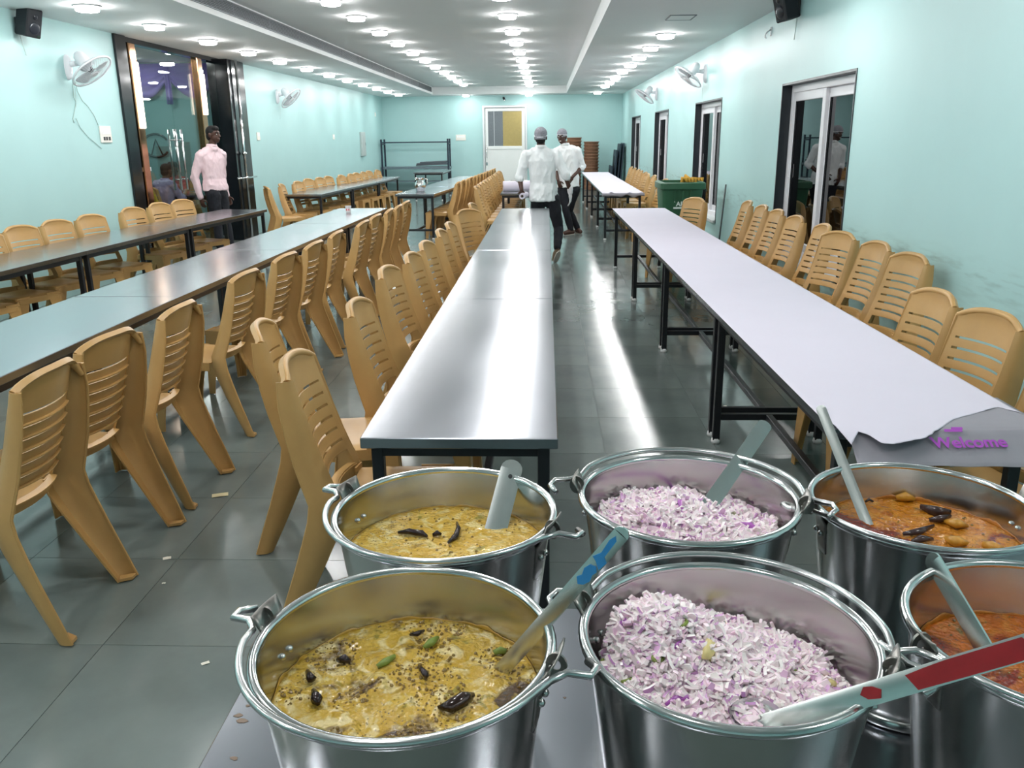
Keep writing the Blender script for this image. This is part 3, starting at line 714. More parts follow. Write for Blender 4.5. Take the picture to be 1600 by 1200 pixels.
# ------------------------------------------------------------------ food materials
def curry_mat(name, base, base2, oil, foam, green, oil_lo, oil_hi, ocen=None, orad=.1, gloss=.2):
    m = bpy.data.materials.new(name); m.use_nodes = True; t = NT(m); b = t.n['Principled BSDF']
    tc = t.add('ShaderNodeTexCoord')
    def nz(sc, det=5, dist=0.0):
        n = t.add('ShaderNodeTexNoise'); n.inputs['Scale'].default_value = sc; n.inputs['Detail'].default_value = det; n.inputs['Distortion'].default_value = dist
        t.link(tc.outputs['Object'], n.inputs['Vector']); return n.outputs['Fac']
    def ramp(src, lo, hi, c0, c1):
        r = t.add('ShaderNodeValToRGB'); r.color_ramp.elements[0].position = lo; r.color_ramp.elements[1].position = hi
        r.color_ramp.elements[0].color = c0; r.color_ramp.elements[1].color = c1; t.link(src, r.inputs[0]); return r.outputs[0]
    def mix(f, a, c):
        x = t.add('ShaderNodeMix', data_type='RGBA'); t.link(f, x.inputs[0]); 
        for s_, i in ((a, 6), (c, 7)):
            if isinstance(s_, tuple): x.inputs[i].default_value = s_
            else: t.link(s_, x.inputs[i])
        return x.outputs[2]
    K, Wt = (0, 0, 0, 1), (1, 1, 1, 1)
    c = ramp(nz(22), .35, .65, lin(base), lin(base2))
    c = mix(ramp(nz(40, 6, 1.0), .50, .64, K, Wt), c, lin(foam))
    c = mix(ramp(nz(30, 4, .6), .62, .68, K, (.8, .8, .8, 1)), c, lin(green))
    osrc = nz(13, 6, 1.2)
    if ocen:
        vm = t.add('ShaderNodeVectorMath', operation='DISTANCE'); t.link(tc.outputs['Object'], vm.inputs[0]); vm.inputs[1].default_value = ocen
        mr = t.add('ShaderNodeMapRange'); mr.inputs['From Min'].default_value = 0; mr.inputs['From Max'].default_value = orad; mr.inputs['To Min'].default_value = .30; mr.inputs['To Max'].default_value = -.06
        t.link(vm.outputs['Value'], mr.inputs[0])
        ad = t.add('ShaderNodeMath', operation='ADD'); t.link(osrc, ad.inputs[0]); t.link(mr.outputs[0], ad.inputs[1]); osrc = ad.outputs[0]
    of = ramp(osrc, oil_lo, oil_hi, K, Wt)
    c = mix(of, c, lin(oil))
    vo = t.add('ShaderNodeTexVoronoi'); vo.inputs['Scale'].default_value = 190; t.link(tc.outputs['Object'], vo.inputs['Vector'])
    dots = ramp(vo.outputs['Distance'], .16, .30, Wt, K)
    msk = ramp(nz(9, 3), .46, .60, K, (.75, .75, .75, 1))
    mm = t.add('ShaderNodeMix', data_type='RGBA', blend_type='MULTIPLY'); mm.inputs[0].default_value = 1; t.link(dots, mm.inputs[6]); t.link(msk, mm.inputs[7])
    c = mix(mm.outputs[2], c, lin('#4a3a16'))
    t.link(c, b.inputs['Base Color']); b.inputs['Roughness'].default_value = gloss; b.inputs['Specular IOR Level'].default_value = .55
    b.inputs['Coat Weight'].default_value = .12; b.inputs['Coat Roughness'].default_value = .08
    bp = t.add('ShaderNodeBump'); bp.inputs['Strength'].default_value = .8; bp.inputs['Distance'].default_value = .010
    
    v2 = t.add('ShaderNodeTexVoronoi'); v2.inputs['Scale'].default_value = 170; t.link(tc.outputs['Object'], v2.inputs['Vector'])
    hm = t.add('ShaderNodeMath', operation='MULTIPLY_ADD'); hm.inputs[1].default_value = -.35; t.link(v2.outputs['Distance'], hm.inputs[0]); t.link(nz(60, 6, .8), hm.inputs[2]); t.link(hm.outputs[0], bp.inputs['Height'])
    t.link(bp.outputs[0], b.inputs['Normal'])
    MATS[name] = m
curry_mat('curry_yellow', '#c29a30', '#d2ae48', '#5d4117', '#dcc57c', '#8b8430', .60, .68, gloss=.12)
curry_mat('curry_foam', '#b39029', '#c4a440', '#4a3210', '#d8c58a', '#7c7428', .56, .64, gloss=.10)
curry_mat('curry_orange', '#b56c12', '#c07c1c', '#6e1a04', '#c98a30', '#85601c', .54, .66, (-.085, -.01, .0), .14)
curry_mat('curry_red', '#ad560f', '#bb6a18', '#7c2406', '#c27a2c', '#7a6a22', .50, .62)
def onion_mat():
    m = bpy.data.materials.new('onion'); m.use_nodes = True; t = NT(m); b = t.n['Principled BSDF']
    g = t.add('ShaderNodeNewGeometry'); r = t.add('ShaderNodeValToRGB'); e = r.color_ramp.elements
    e[0].position = 0; e[0].color = lin('#f8f2ef'); e[1].position = 1; e[1].color = lin('#b985bd')
    for p, c in ((.50, '#f9ecee'), (.75, '#f4e0e9'), (.90, '#e8c8de'), (.96, '#d0a2cf')):
        x = e.new(p); x.color = lin(c)
    t.link(g.outputs['Random Per Island'], r.inputs[0]); t.link(r.outputs[0], b.inputs['Base Color'])
    b.inputs['Roughness'].default_value = .28; b.inputs['Subsurface Weight'].default_value = .3; b.inputs['Subsurface Radius'].default_value = (.010, .007, .008)
    MATS['onion'] = m
onion_mat()
mat('onion_bed', '#ecdde2', .4, var=.1, scale=80); mat('onion_purple', '#a65cb0', .3, var=.2, scale=60)
mat('chilli_green', '#768a3c', .25, var=.15, scale=90); mat('chilli_seed', '#d9dcae', .4); mat('cucumber', '#d9c98a', .3, var=.1, scale=40)
mat('chilli_dark', '#241410', .15, var=.2, scale=60); mat('aubergine', '#3a2b2a', .2, var=.3, scale=40); mat('potato', '#b9862c', .25, var=.2, scale=40)
mat('curry_splash', '#b08a34', .3, var=.2, scale=60)
mat('bubble', '#7a5f20', .04, spec=.9, coat=.5)
mat('serving_top', '#d2d0ca', .36, metal=.5, var=.03, scale=4, rvar=.03)
mat('smear_brown', '#7a6554', .5)

# ------------------------------------------------------------------ buckets
BR_R, BZ0 = .168, SZ+.001
def bucket_r(z): return .120+(z/.345)**1.0*(.160-.120)     # inner radius by height above the base
def bucket(cx, cy, hrim, ear_ang, bail_dir, label, bail_tilt=0.0):
    """ear_ang: bearing (deg) of the left lug; bail_dir: -1 handle lies on camera side, +1 on the far side"""
    t = thing('steel_bucket', label, 'bucket', (cx, cy, BZ0), group='steel buckets of food'); H = hrim-BZ0
    rr = lambda z: .118+(.162-.118)*(z/H)
    prof = [(.0, .012), (.112, .012), (rr(.02), .018)]+[(rr(H*k/10), H*k/10) for k in range(1, 11)]
    inner = [(r-.0018, z) for r, z in prof[3:]][::-1]+[(.110, .0145), (.0, .0145)]
    MB().lathe(prof+inner, 64).build('body', 'bucket_steel', t, True, ang=50)
    MB().tube([(math.cos(2*PI*k/64)*.1655, math.sin(2*PI*k/64)*.1655, H) for k in range(64)], .0062, 10, True).build('rim', 'rim_steel', t, True)
    MB().lathe([(.114, .0), (.120, .0), (.124, .005), (.1225, .012), (.121, .022), (.114, .014), (.114, 0)], 56).build('base_ring', 'rim_steel', t, True)
    a = math.radians(ear_ang); ax = Vector((math.cos(a), math.sin(a), 0)); up = Vector((0, 0, 1))
    per = Vector((-ax.y, ax.x, 0))
    if per.y*bail_dir < 0: per = -per
    R = .186
    for s in (1, -1):
        e = ax*s; tg = Vector((-e.y, e.x, 0))
        lug = MB()
        def lg(u, v):
            ang = (u-.5)*.30; d = (e*math.cos(ang)+tg*math.sin(ang)); rz = H-.075+.085*v
            fl_ = max(0, (v-.72)/.28)
            wdt = 1-.35*(1-v)
            d = (e*math.cos(ang*wdt)+tg*math.sin(ang*wdt))
            return d*(rr(min(rz, H))+.0012+.012*fl_**1.5+.006*(rz > H-.012))+up*(rz+.010*fl_)
        lug.sheet(lg, 6, 8, .0022)
        # eye plate standing off the wall
        ey = MB(); c0 = e*(.1655+.010)+up*(H+.004)
        n = 16
        ring = [c0+e*.0+tg*0+(e*math.cos(2*PI*k/n)*.012+up*math.sin(2*PI*k/n)*.015) for k in range(n)]
        lo = lug.build('lug', 'lug_steel', t, True)
        pts0 = [p-tg*.0016 for p in ring]; pts1 = [p+tg*.0016 for p in ring]
        inn0 = [c0+(p-c0)*.42 for p in pts0]; inn1 = [c0+(p-c0)*.42 for p in pts1]
        vs = pts0+pts1+inn0+inn1; fs = []
        for k in range(n):
            q = (k+1) % n
            fs += [(k, q, n+q, n+k), (2*n+k, 3*n+k, 3*n+q, 2*n+q), (k, 2*n+k, 2*n+q, q), (n+k, n+q, 3*n+q, 3*n+k)]
        ey.add(vs, fs); ey.build('eye_plate', 'lug_steel', lo, True, ang=40)
        rv = MB()
        for q in (-.055, .055):
            d = (e*math.cos(q)+tg*math.sin(q)); rv.ball(d*(rr(H-.04)+.004)+up*(H-.04), (.005, .005, .005), 8, 6)
            d = (e*math.cos(q)+tg*math.sin(q)); rv.ball(d*(rr(H-.04)-.0025)+up*(H-.04), (.0045, .0045, .0045), 8, 6)
        rv.build('rivets', 'wire_steel', lo, True)
    # bail wire with hooked ends passing through the eyes
    pts = []
    h0 = H+.004
    for s, seq in ((1, 1), ):
        e = ax
        # hook end outside the first eye
        pts += [e*.205-per*.024+up*(h0-.006), e*.218-per*.008+up*(h0-.002), e*.214+per*.010+up*h0, e*.190+per*.013+up*(h0+.002)]
    nA = 36
    for k in range(2, nA-1):
        q = PI*k/nA
        out = .178; lift = .011+bail_tilt*math.sin(q)
        pts.append(ax*math.cos(q)*out+per*math.sin(q)*out*1.0+up*(H+lift*min(1, math.sin(q)*3)))
    e = -ax
    pts += [e*.190+per*.013+up*(h0+.002), e*.214+per*.010+up*h0, e*.218-per*.008+up*(h0-.002), e*.205-per*.024+up*(h0-.006)]
    MB().tube(pts, .0047, 8).build('bail_handle', 'wire_steel', t, True)
    return t, H
BK = {}
BK['FL'] = (-.159, .826, 1.103); BK['BL'] = (-.153, 1.172, 1.104)
BK['BM'] = (.222, 1.228, 1.106); BK['FM'] = (.209, .862, 1.094); BK['BR'] = (.591, 1.246, 1.086); BK['FR'] = (.592, .872, 1.096)
LB = dict(FL='steel bucket of foamy yellow curry at front left of serving table', BL='steel bucket of smooth yellow curry behind the foamy one',
          BM='steel bucket of sliced onion salad at back middle of serving table', FM='steel bucket of sliced onion salad at front middle, red-painted ladle inside',
          BR='steel bucket of orange oily curry at back right of serving table', FR='steel bucket of curry cut off by right picture edge')
EAR = dict(FL=(166, -1), BL=(158, -1), BM=(168, 1), FM=(158, 1), BR=(184, -1), FR=(190, -1))
for k in BK: bucket(*BK[k], EAR[k][0], EAR[k][1], LB[k])

# ------------------------------------------------------------------ curries
def curry(key, level, m, label, amp, seed, bub):
    cx, cy, hr = BK[key]; H = hr-BZ0; z = level-BZ0; R = .118+(.162-.118)*(z/H)-.0028
    o3 = Vector((seed*7.1, seed*3.3, 0))
    nr, na = 34, 96; vs = [Vector((0, 0, 0))]; fs = []
    def hgt(x, y):
        p = Vector((x, y, 0)); e = max(0, 1-(p.length/R)**6)
        return amp*e*(noise.fractal(p*26+o3, 1.0, 2.0, 4)+.5*noise.noise(p*90+o3))
    for i in range(1, nr+1):
        r = R*i/nr
        for k in range(na):
            a = 2*PI*k/na; x, y = r*math.cos(a), r*math.sin(a)
            vs.append(Vector((x, y, hgt(x, y))))
    vs[0].z = hgt(0, 0)
    for k in range(na): fs.append((0, 1+k, 1+(k+1) % na))
    for i in range(nr-1):
        for k in range(na):
            a = 1+i*na+k; b = 1+i*na+(k+1) % na; fs.append((a, a+na, b+na, b))
    # underside so it is a real body
    nb = len(vs); 
    for k in range(na):
        a = 2*PI*k/na; vs.append(Vector((.112*math.cos(a), .112*math.sin(a), -z+.0155)))
    for k in range(na): fs.append((1+(nr-1)*na+k, nb+k, nb+(k+1) % na, 1+(nr-1)*na+(k+1) % na))
    fs.append(tuple(nb+k for k in range(na))[::-1])
    o = MB().add(vs, fs).build('curry', m, None, True, loc=(cx, cy, level), fix=False)
    tag(o, label, 'curry', kind='stuff')
    if bub:
        r2 = random.Random(seed); bm = MB()
        for _ in range(bub):
            a = r2.uniform(0, 2*PI); rr = R*math.sqrt(r2.random())*.97; x, y = rr*math.cos(a), rr*math.sin(a)
            if noise.noise(Vector((x*14, y*14, seed))) < -.05: continue
            s = r2.choice([.0008, .0010, .0013, .0016, .0024]); bm.ball((x, y, hgt(x, y)), s, 7, 5)
        b = bm.build('bubbles', 'bubble', o, True, fix=False); b['kind'] = 'stuff'
    return o, hgt, R
c1, h1, R1 = curry('FL', 1.040, 'curry_foam', 'foamy yellow curry with dark oil filling the front left bucket', .0065, 3, 2200)
c2, h2, R2 = curry('BL', 1.043, 'curry_yellow', 'smooth yellow curry filling the back left bucket', .0022, 5, 260)
c3, h3, R3 = curry('BR', 1.030, 'curry_orange', 'orange curry with red oil filling the back right bucket', .0045, 9, 160)
c4, h4, R4 = curry('FR', 1.030, 'curry_red', 'reddish curry in the bucket cut by right picture edge', .0045, 12, 80)
mat('residue_orange', '#a8681c', .35, var=.25, scale=70)
def residue(o, key, level, m, seed, hi):
    """dried curry left on the inside wall just above the surface"""
    cx, cy, hr = BK[key]; H = hr-BZ0; z0 = level-BZ0; N = 160; mb = MB()
    rr = lambda z: .118+(.162-.118)*(z/H)-.0026
    def fn(u, v):
        a = 2*PI*u; n = noise.fractal(Vector((math.cos(a)*4, math.sin(a)*4, seed)), 1.0, 2.0, 4)
        h = hi*max(.08, .35+.9*n); z = z0-.004+(h+.004)*v
        return (rr(z)*math.cos(a), rr(z)*math.sin(a), z-z0)
    mb.sheet(fn, N, 3, .0003); mb.build('residue', m, o, True)
residue(c1, 'FL', 1.040, 'curry_splash', 2.0, .006); residue(c2, 'BL', 1.043, 'curry_splash', 5.0, .004)
residue(c3, 'BR', 1.030, 'residue_orange', 8.0, .008); residue(c4, 'FR', 1.030, 'residue_orange', 11.0, .008)
def morsel(name, pts, rs, m, label, cat, group, flat=1.0):
    p0 = Vector(pts[0]); mid = sum((Vector(p) for p in pts), Vector())/len(pts)
    b = MB(); b.tube([Vector(p)-mid for p in pts], rs, 8)
    for v in b.v: v += (v.normalized() if v.length > 1e-6 else v)*min(rs)*1.1*noise.noise((v+mid)*160); v.z *= flat
    o = b.build(name, m, None, True, loc=mid); return tag(o, label, cat, group)
def arcpix(pix, z, lift=0.0):
    return [at_z(u, v, z+lift*math.sin(PI*i/(len(pix)-1))) for i, (u, v) in enumerate(pix)]
for pix, rs, lab in [([(622,832),(640,830),(658,833),(668,838)], [.002,.005,.005,.002], 'dark red chilli floating at left of the smooth yellow curry'),
                     ([(700,848),(712,838),(716,826),(714,816)], [.002,.005,.004,.002], 'dark curved chilli floating in middle of the smooth yellow curry'),
                     ([(676,836),(683,832),(690,835)], [.003,.005,.002], 'small dark spice knob floating between two chillies in smooth curry')]:
    morsel('dried_chilli', arcpix(pix, 1.046, .004), rs, 'chilli_dark', lab, 'chilli', 'dark chillies in the back left curry')
for pix, rs, lab in [([(684,1106),(704,1103),(724,1092),(740,1086)], [.002,.0075,.0085,.003], 'large dark aubergine piece at lower right of foamy curry'),
                     ([(490,1078),(494,1092),(498,1100)], [.003,.007,.003], 'dark aubergine piece at left of the foamy curry'),
                     ([(528,1032),(538,1030),(548,1034)], [.003,.005,.003], 'small dark aubergine piece at upper left of foamy curry'),
                     ([(480,1050),(486,1060),(484,1066)], [.003,.006,.003], 'brown leaf piece near left edge of the foamy curry'),
                     ([(655,1040),(664,1052),(668,1058)], [.002,.004,.002], 'thin dark curry leaf in middle of the foamy curry'),
                     ([(640,992),(652,990),(662,986)], [.002,.004,.002], 'thin dark curry leaf at top of the foamy curry')]:
    morsel('aubergine_piece', arcpix(pix, 1.044, .004), rs, 'chilli_dark', lab, 'vegetable', 'dark pieces in the front left curry')
for pix, rs, lab in [([(664,1012),(674,1004),(684,996)], [.003,.0055,.003], 'pale green chilli piece in middle of the foamy curry'), ([(590,1042),(602,1034),(616,1026)], [.003,.005,.003], 'olive green vegetable piece left of middle in foamy curry'), ([(772,1020),(782,1016),(790,1018)], [.003,.005,.003], 'pale green vegetable piece beside ladle in foamy curry')]:
    morsel('green_chilli_piece', arcpix(pix, 1.043, .003), rs, 'chilli_green', lab, 'vegetable', 'green pieces in the front left curry')
for pix, rs, mt, lab in [([(1440,792),(1462,798),(1484,801)], [.004,.010,.005], 'aubergine', 'grey-skinned aubergine piece at top of orange curry'),
                     ([(1452,812),(1470,810),(1484,806)], [.003,.006,.003], 'aubergine', 'dark aubergine edge just under the grey-skinned piece'),
                     ([(1412,834),(1436,830),(1458,822)], [.003,.006,.003], 'aubergine', 'long brown aubergine strip in middle of orange curry'),
                     ([(1478,815),(1494,818),(1508,820)], [.004,.009,.004], 'potato', 'yellow potato lump at right of orange curry'),
                     ([(1424,846),(1440,842),(1458,842)], [.003,.006,.003], 'aubergine', 'grey aubergine strip near the front of orange curry'),
                     ([(1400,778),(1415,776),(1428,780)], [.005,.009,.004], 'potato', 'yellow potato lump at back of orange curry'),
                     ([(1536,850),(1550,854),(1566,856)], [.005,.009,.004], 'potato', 'yellow potato lump near front right of orange curry'),
                     ([(1478,842),(1494,846),(1510,850)], [.005,.009,.004], 'potato', 'yellow potato lump near front of orange curry'),
                     ([(1352,784),(1358,780),(1364,784)], [.002,.003,.002], 'chilli_dark', 'small dark curled leaf beside ladle in orange curry')]:
    morsel('vegetable_piece', arcpix(pix, 1.035, .004), rs, mt, lab, 'vegetable', 'pieces in the back right curry')

# ------------------------------------------------------------------ onion salad
def onions(key, level, mound, seed, label, count):
    cx, cy, hr = BK[key]; H = hr-BZ0; z = level-BZ0; R = .118+(.162-.118)*(z/H)-.006
    r2 = random.Random(seed)
    def hgt(x, y):
        s = 0
        for (mx, my, mh, mr) in mound: s += mh*math.exp(-(((x-mx)/mr)**2+((y-my)/mr)**2))
        return s+.010*noise.noise(Vector((x*30, y*30, seed)))
    base = MB(); nr, na = 16, 48; vs = [Vector((0, 0, hgt(0, 0)-.008))]; fs = []
    for i in range(1, nr+1):
        for k in range(na):
            a = 2*PI*k/na; x, y = R*i/nr*math.cos(a), R*i/nr*math.sin(a); vs.append(Vector((x, y, hgt(x, y)-.008)))
    for k in range(na): fs.append((0, 1+k, 1+(k+1) % na))
    for i in range(nr-1):
        for k in range(na):
            a = 1+i*na+k; b = 1+i*na+(k+1) % na; fs.append((a, a+na, b+na, b))
    nb = len(vs)
    for k in range(na): vs.append(Vector((.112*math.cos(2*PI*k/na), .112*math.sin(2*PI*k/na), -z+.0155)))
    for k in range(na): fs.append((1+(nr-1)*na+k, nb+k, nb+(k+1) % na, 1+(nr-1)*na+(k+1) % na))
    fs.append(tuple(nb+k for k in range(na))[::-1])
    o = base.add(vs, fs).build('onion_salad', 'onion_bed', None, True, loc=(cx, cy, level), fix=False)
    tag(o, label, 'onion salad', kind='stuff')
    sh = MB()
    for _ in range(count):
        a = r2.uniform(0, 2*PI); rr = R*math.sqrt(r2.random())*.99; x, y = rr*math.cos(a), rr*math.sin(a)
        p = Vector((x, y, hgt(x, y)+r2.uniform(-.006, .005)))
        L = r2.uniform(.010, .034); cur = r2.uniform(.15, 1.5); wd = r2.uniform(.0022, .0062); th = r2.uniform(.0011, .0022)
        rot = Quaternion((0, 0, 1), r2.uniform(0, 2*PI)) @ Quaternion((0, 1, 0), r2.gauss(0, .42)) @ Quaternion((1, 0, 0), r2.uniform(0, PI))
        n = 4; rings = []; rad = L/cur
        for i in range(n+1):
            q = (i/n-.5)*cur; c = Vector((math.sin(q)*rad, (1-math.cos(q))*rad, 0)); nn = Vector((-math.sin(q), math.cos(q), 0))
            w_ = wd*(.45+.55*math.sin(PI*(i+.4)/(n+.8)))
            rings.append([p+rot @ (c+nn*s1*th+Vector((0, 0, s2*w_))) for s1, s2 in ((-1, -1), (1, -1), (1, 1), (-1, 1))])
        ok = all((v.x**2+v.y**2) < (R+.002)**2 for g in rings for v in g)
        if ok: sh.loft(rings)
    s = sh.build('onion_shreds', 'onion', o, True, fix=False, ang=60); s['kind'] = 'stuff'
    return o, hgt, R
o1, g1, Ro1 = onions('BM', 1.045, [(-.02, .02, .040, .085), (.05, -.06, .012, .07)], 21, 'heap of sliced pink onion filling the back middle bucket', 4200)
o2, g2, Ro2 = onions('FM', 1.022, [(-.075, .065, .062, .075), (-.01, .0, .030, .085), (.07, .04, .012, .05)], 22, 'heap of sliced pink onion filling the front middle bucket', 5200)
def on_heap(key, level, g, u, v):
    cx, cy, _ = BK[key]; z = level+.03
    for _ in range(12):
        p = at_z(u, v, z); z = z+.5*(level+g(p.x-cx, p.y-cy)-z)
    return at_z(u, v, z+.002)
def chilli_slice(p, label, r=.0055):
    t = thing('chilli_slice', label, 'chilli', p, group='green chilli slices in the onions'); t.rotation_euler = (rnd.uniform(-.6, .6), rnd.uniform(-.6, .6), 0)
    n = 14; ring = [(math.cos(2*PI*k/n)*r, math.sin(2*PI*k/n)*r*.8, 0) for k in range(n)]
    MB().tube(ring, .0021, 7, True).build('skin', 'chilli_green', t, True); MB().lathe([(.0, .0008), (r*.6, .0012), (r*.8, 0)], 10).build('flesh', 'chilli_seed', t, True)
for u, v, lab in [(1010,753,'at the top of the back onion heap'), (960,789,'at left of the back onion heap'), (1148,805,'in grey wrap right of middle, back onion heap'), (1195,815,'near right rim of the back bucket')]:
    chilli_slice(on_heap('BM', 1.045, g1, u, v), 'green chilli slice '+lab)
for u, v, lab in [(1066,974,'at the top of the front onion heap'), (979,1063,'near left rim of front onion bucket'), (1028,1028,'left of middle in front onion heap'), (1183,1052,'in middle right of front onion heap'), (1285,1042,'near right rim of front onion bucket'), (1122,1131,'near front rim of the onion bucket'), (1246,1047,'small, right of middle in front onion heap'), (948,1036,'tiny, by left rim of front onion bucket')]:
    chilli_slice(on_heap('FM', 1.022, g2, u, v), 'green chilli slice '+lab, .0062)
def sliver(key, level, g, pix, rs, m, name, label, cat):
    pts = [on_heap(key, level, g, u, v)+Vector((0, 0, .004)) for u, v in pix]
    return morsel(name, pts, rs, m, label, cat, 'larger pieces in the onions')
sliver('BM', 1.045, g1, [(1050,765),(1058,778),(1064,792),(1068,810)], [.002,.0045,.005,.002], 'onion_purple', 'onion_sliver', 'long purple-skinned onion sliver standing in the back heap', 'onion')
sliver('BM', 1.045, g1, [(1156,822),(1172,826),(1184,832)], [.003,.005,.003], 'onion_purple', 'onion_sliver', 'purple onion curl at front right of the back heap', 'onion')
sliver('FM', 1.022, g2, [(1040,1108),(1056,1097),(1078,1093)], [.003,.0045,.003], 'onion_purple', 'onion_sliver', 'purple-edged onion curl by front rim of front heap', 'onion')
sliver('FM', 1.022, g2, [(1054,1017),(1060,1011),(1064,1008)], [.002,.004,.002], 'onion_purple', 'onion_sliver', 'short purple onion bit near top left of front heap', 'onion')
sliver('FM', 1.022, g2, [(968,982),(974,978),(980,972)], [.003,.005,.003], 'onion_purple', 'onion_sliver', 'purple onion bit at the far left of front heap', 'onion')
sliver('FM', 1.022, g2, [(1103,1036),(1106,1022),(1110,1010)], [.006,.0075,.006], 'cucumber', 'cucumber_wedge', 'pale wedge standing in middle of front onion heap', 'vegetable')
sliver('FM', 1.022, g2, [(1116,968),(1126,976),(1134,984)], [.004,.006,.004], 'cucumber', 'cucumber_wedge', 'yellowish wedge at top right of front onion heap', 'vegetable')
sliver('FM', 1.022, g2, [(1288,1064),(1298,1072),(1308,1076)], [.004,.006,.004], 'cucumber', 'cucumber_wedge', 'yellowish wedge at right of front onion heap', 'vegetable')

# ------------------------------------------------------------------ ladles
def ladle(a, b, wd, label, bowl=.035, extra=None, face=None, taper=1.0, tipround=True, bowl_dir=None, bowl_at=None):
    """a: where the handle enters the food, b: free end of the handle"""
    a = Vector(a); b = Vector(b); d = (b-a).normalized(); mid = (a+b)/2
    fv = (O-mid).normalized() if face is None else Vector(face)
    x = d.cross(fv).normalized(); z = x.cross(d).normalized()
    t = thing('ladle', label, 'ladle', a, group='ladles in the buckets')
    L = (b-a).length; n = 14; th = .0016
    outl = [(-wd*.5*taper, -.03), (wd*.5*taper, -.03)] if False else []
    left = []; right = []
    for i in range(n+1):
        s = -.02+(L+.02-wd*.45)*i/n; w_ = wd*.5*(taper+(1-taper)*i/n); left.append((-w_, s)); right.append((w_, s))
    capn = 8
    arc = [(wd*.5*math.cos(PI*k/capn), L-wd*.45+wd*.45*math.sin(PI*k/capn)) for k in range(1, capn)]
    def pt(q, e): return d*q[1]+x*q[0]+z*e
    vs = []; fs = []
    def crown(q): return .0016*(1-(2*q[0]/wd)**2)
    for q in left: vs += [pt(q, th), pt(q, -th)]
    nl = len(left)
    for q in right: vs += [pt(q, th), pt(q, -th)]
    mids = [(0, q[1]) for q in left]
    k0 = len(vs)
    for q in mids: vs += [pt(q, th+crown(q)), pt(q, -th)]
    for i in range(n):
        A = 2*i; B = 2*(i+1); C = 2*nl+2*i; Dd = C+2; E_ = k0+2*i; Fq = E_+2
        fs += [(A, E_, Fq, B), (E_, C, Dd, Fq), (A+1, B+1, Fq+1, E_+1), (E_+1, Fq+1, Dd+1, C+1), (A, B, B+1, A+1), (C, C+1, Dd+1, Dd)]
    fs.append((0, 1, k0+1, k0)); fs.append((k0, k0+1, 2*nl+1, 2*nl))
    ka = len(vs); poly = [right[-1]]+arc+[left[-1]]
    for q in poly: vs += [pt(q, th), pt(q, -th)]
    m_ = len(poly)
    fs.append(tuple(ka+2*i for i in range(m_))); fs.append(tuple(ka+2*i+1 for i in range(m_))[::-1])
    for i in range(m_-1): fs.append((ka+2*i, ka+2*i+1, ka+2*i+3, ka+2*i+2))
    ho = MB().add(vs, fs).build('handle', 'ladle_steel', t, True, ang=30)
    # bowl sunk in the food
    bd = Vector(bowl_dir) if bowl_dir is not None else Vector((-d.x, -d.y, 0)).normalized()*.8
    c = -d*.03+bd*bowl*.9+Vector((0, 0, -.012))
    bb = MB(); nu = 18
    if bowl_at is not None: c = Vector(bowl_at)-a
    prof = [(bowl*math.cos(q), -bowl*.75*math.sin(q)) for q in [PI/2*k/8 for k in range(9)]]
    prof2 = [(max(r-.002, 0), z_+.002) for r, z_ in prof][::-1]
    bb.lathe(prof+prof2, nu, c); bb.build('bowl', 'ladle_steel', t, True, ang=50)
    return t, ho, d, x, z, L, th
def patch(parent, name, m, pts, d, x, z, th):
    vs = [d*s+x*q+z*(th+.0008) for q, s in pts]+[d*s+x*q+z*th*.2 for q, s in pts]; n = len(pts)
    MB().add(vs, [tuple(range(n)), tuple(range(n, 2*n))[::-1]]+[(i, n+i, n+(i+1) % n, (i+1) % n) for i in range(n)]).build(name, m, parent)
# back left: short broad handle with a hanging hole
a = at_z(776, 822, 1.045); b = at_y(803, 719, 1.32)
t, ho, d, x, z, L, th = ladle(a, b, .036, 'broad steel ladle with hanging hole standing in the smooth yellow curry')
patch(ho, 'hanging_hole', 'dark_gasket', [(.0035*math.cos(q*PI/5)+.001, L-.030+.0035*math.sin(q*PI/5)) for q in range(10)], d, x, z, th+.0022)
# front left: long flat handle, blue paint marks
a = at_z(786, 1045, 1.042); b = at_z(978, 826, 1.235)
t, ho, d, x, z, L, th = ladle(a, b, .0185, 'long flat steel ladle with blue paint marks in the foamy curry', bowl=.04)
s0 = L*.70
patch(ho, 'paint_mark', 'paint_blue', [(q*.75, s_) for q, s_ in [(.007, s0-.012), (.011, s0-.004), (.008, s0+.004), (.010, s0+.010), (.004, s0+.015), (-.005, s0+.012), (-.008, s0+.004), (-.004, s0-.004), (-.008, s0-.010), (0, s0-.016)]], d, x, z, th+.0017)
s0 = L*.80
patch(ho, 'paint_mark', 'paint_blue', [(q*.75, s_) for q, s_ in [(.010, s0-.010), (.012, s0+.002), (.004, s0+.006), (.002, s0+.030), (-.004, s0+.034), (-.007, s0+.026), (-.004, s0+.008), (-.010, s0-.002), (-.002, s0-.004)]], d, x, z, th+.0017)
# back middle
a = at_z(1088, 818, 1.062); b = at_y(1198, 660, 1.46)
ladle(a, b, .026, 'polished steel ladle with rounded end standing in the back onions', bowl=.035)
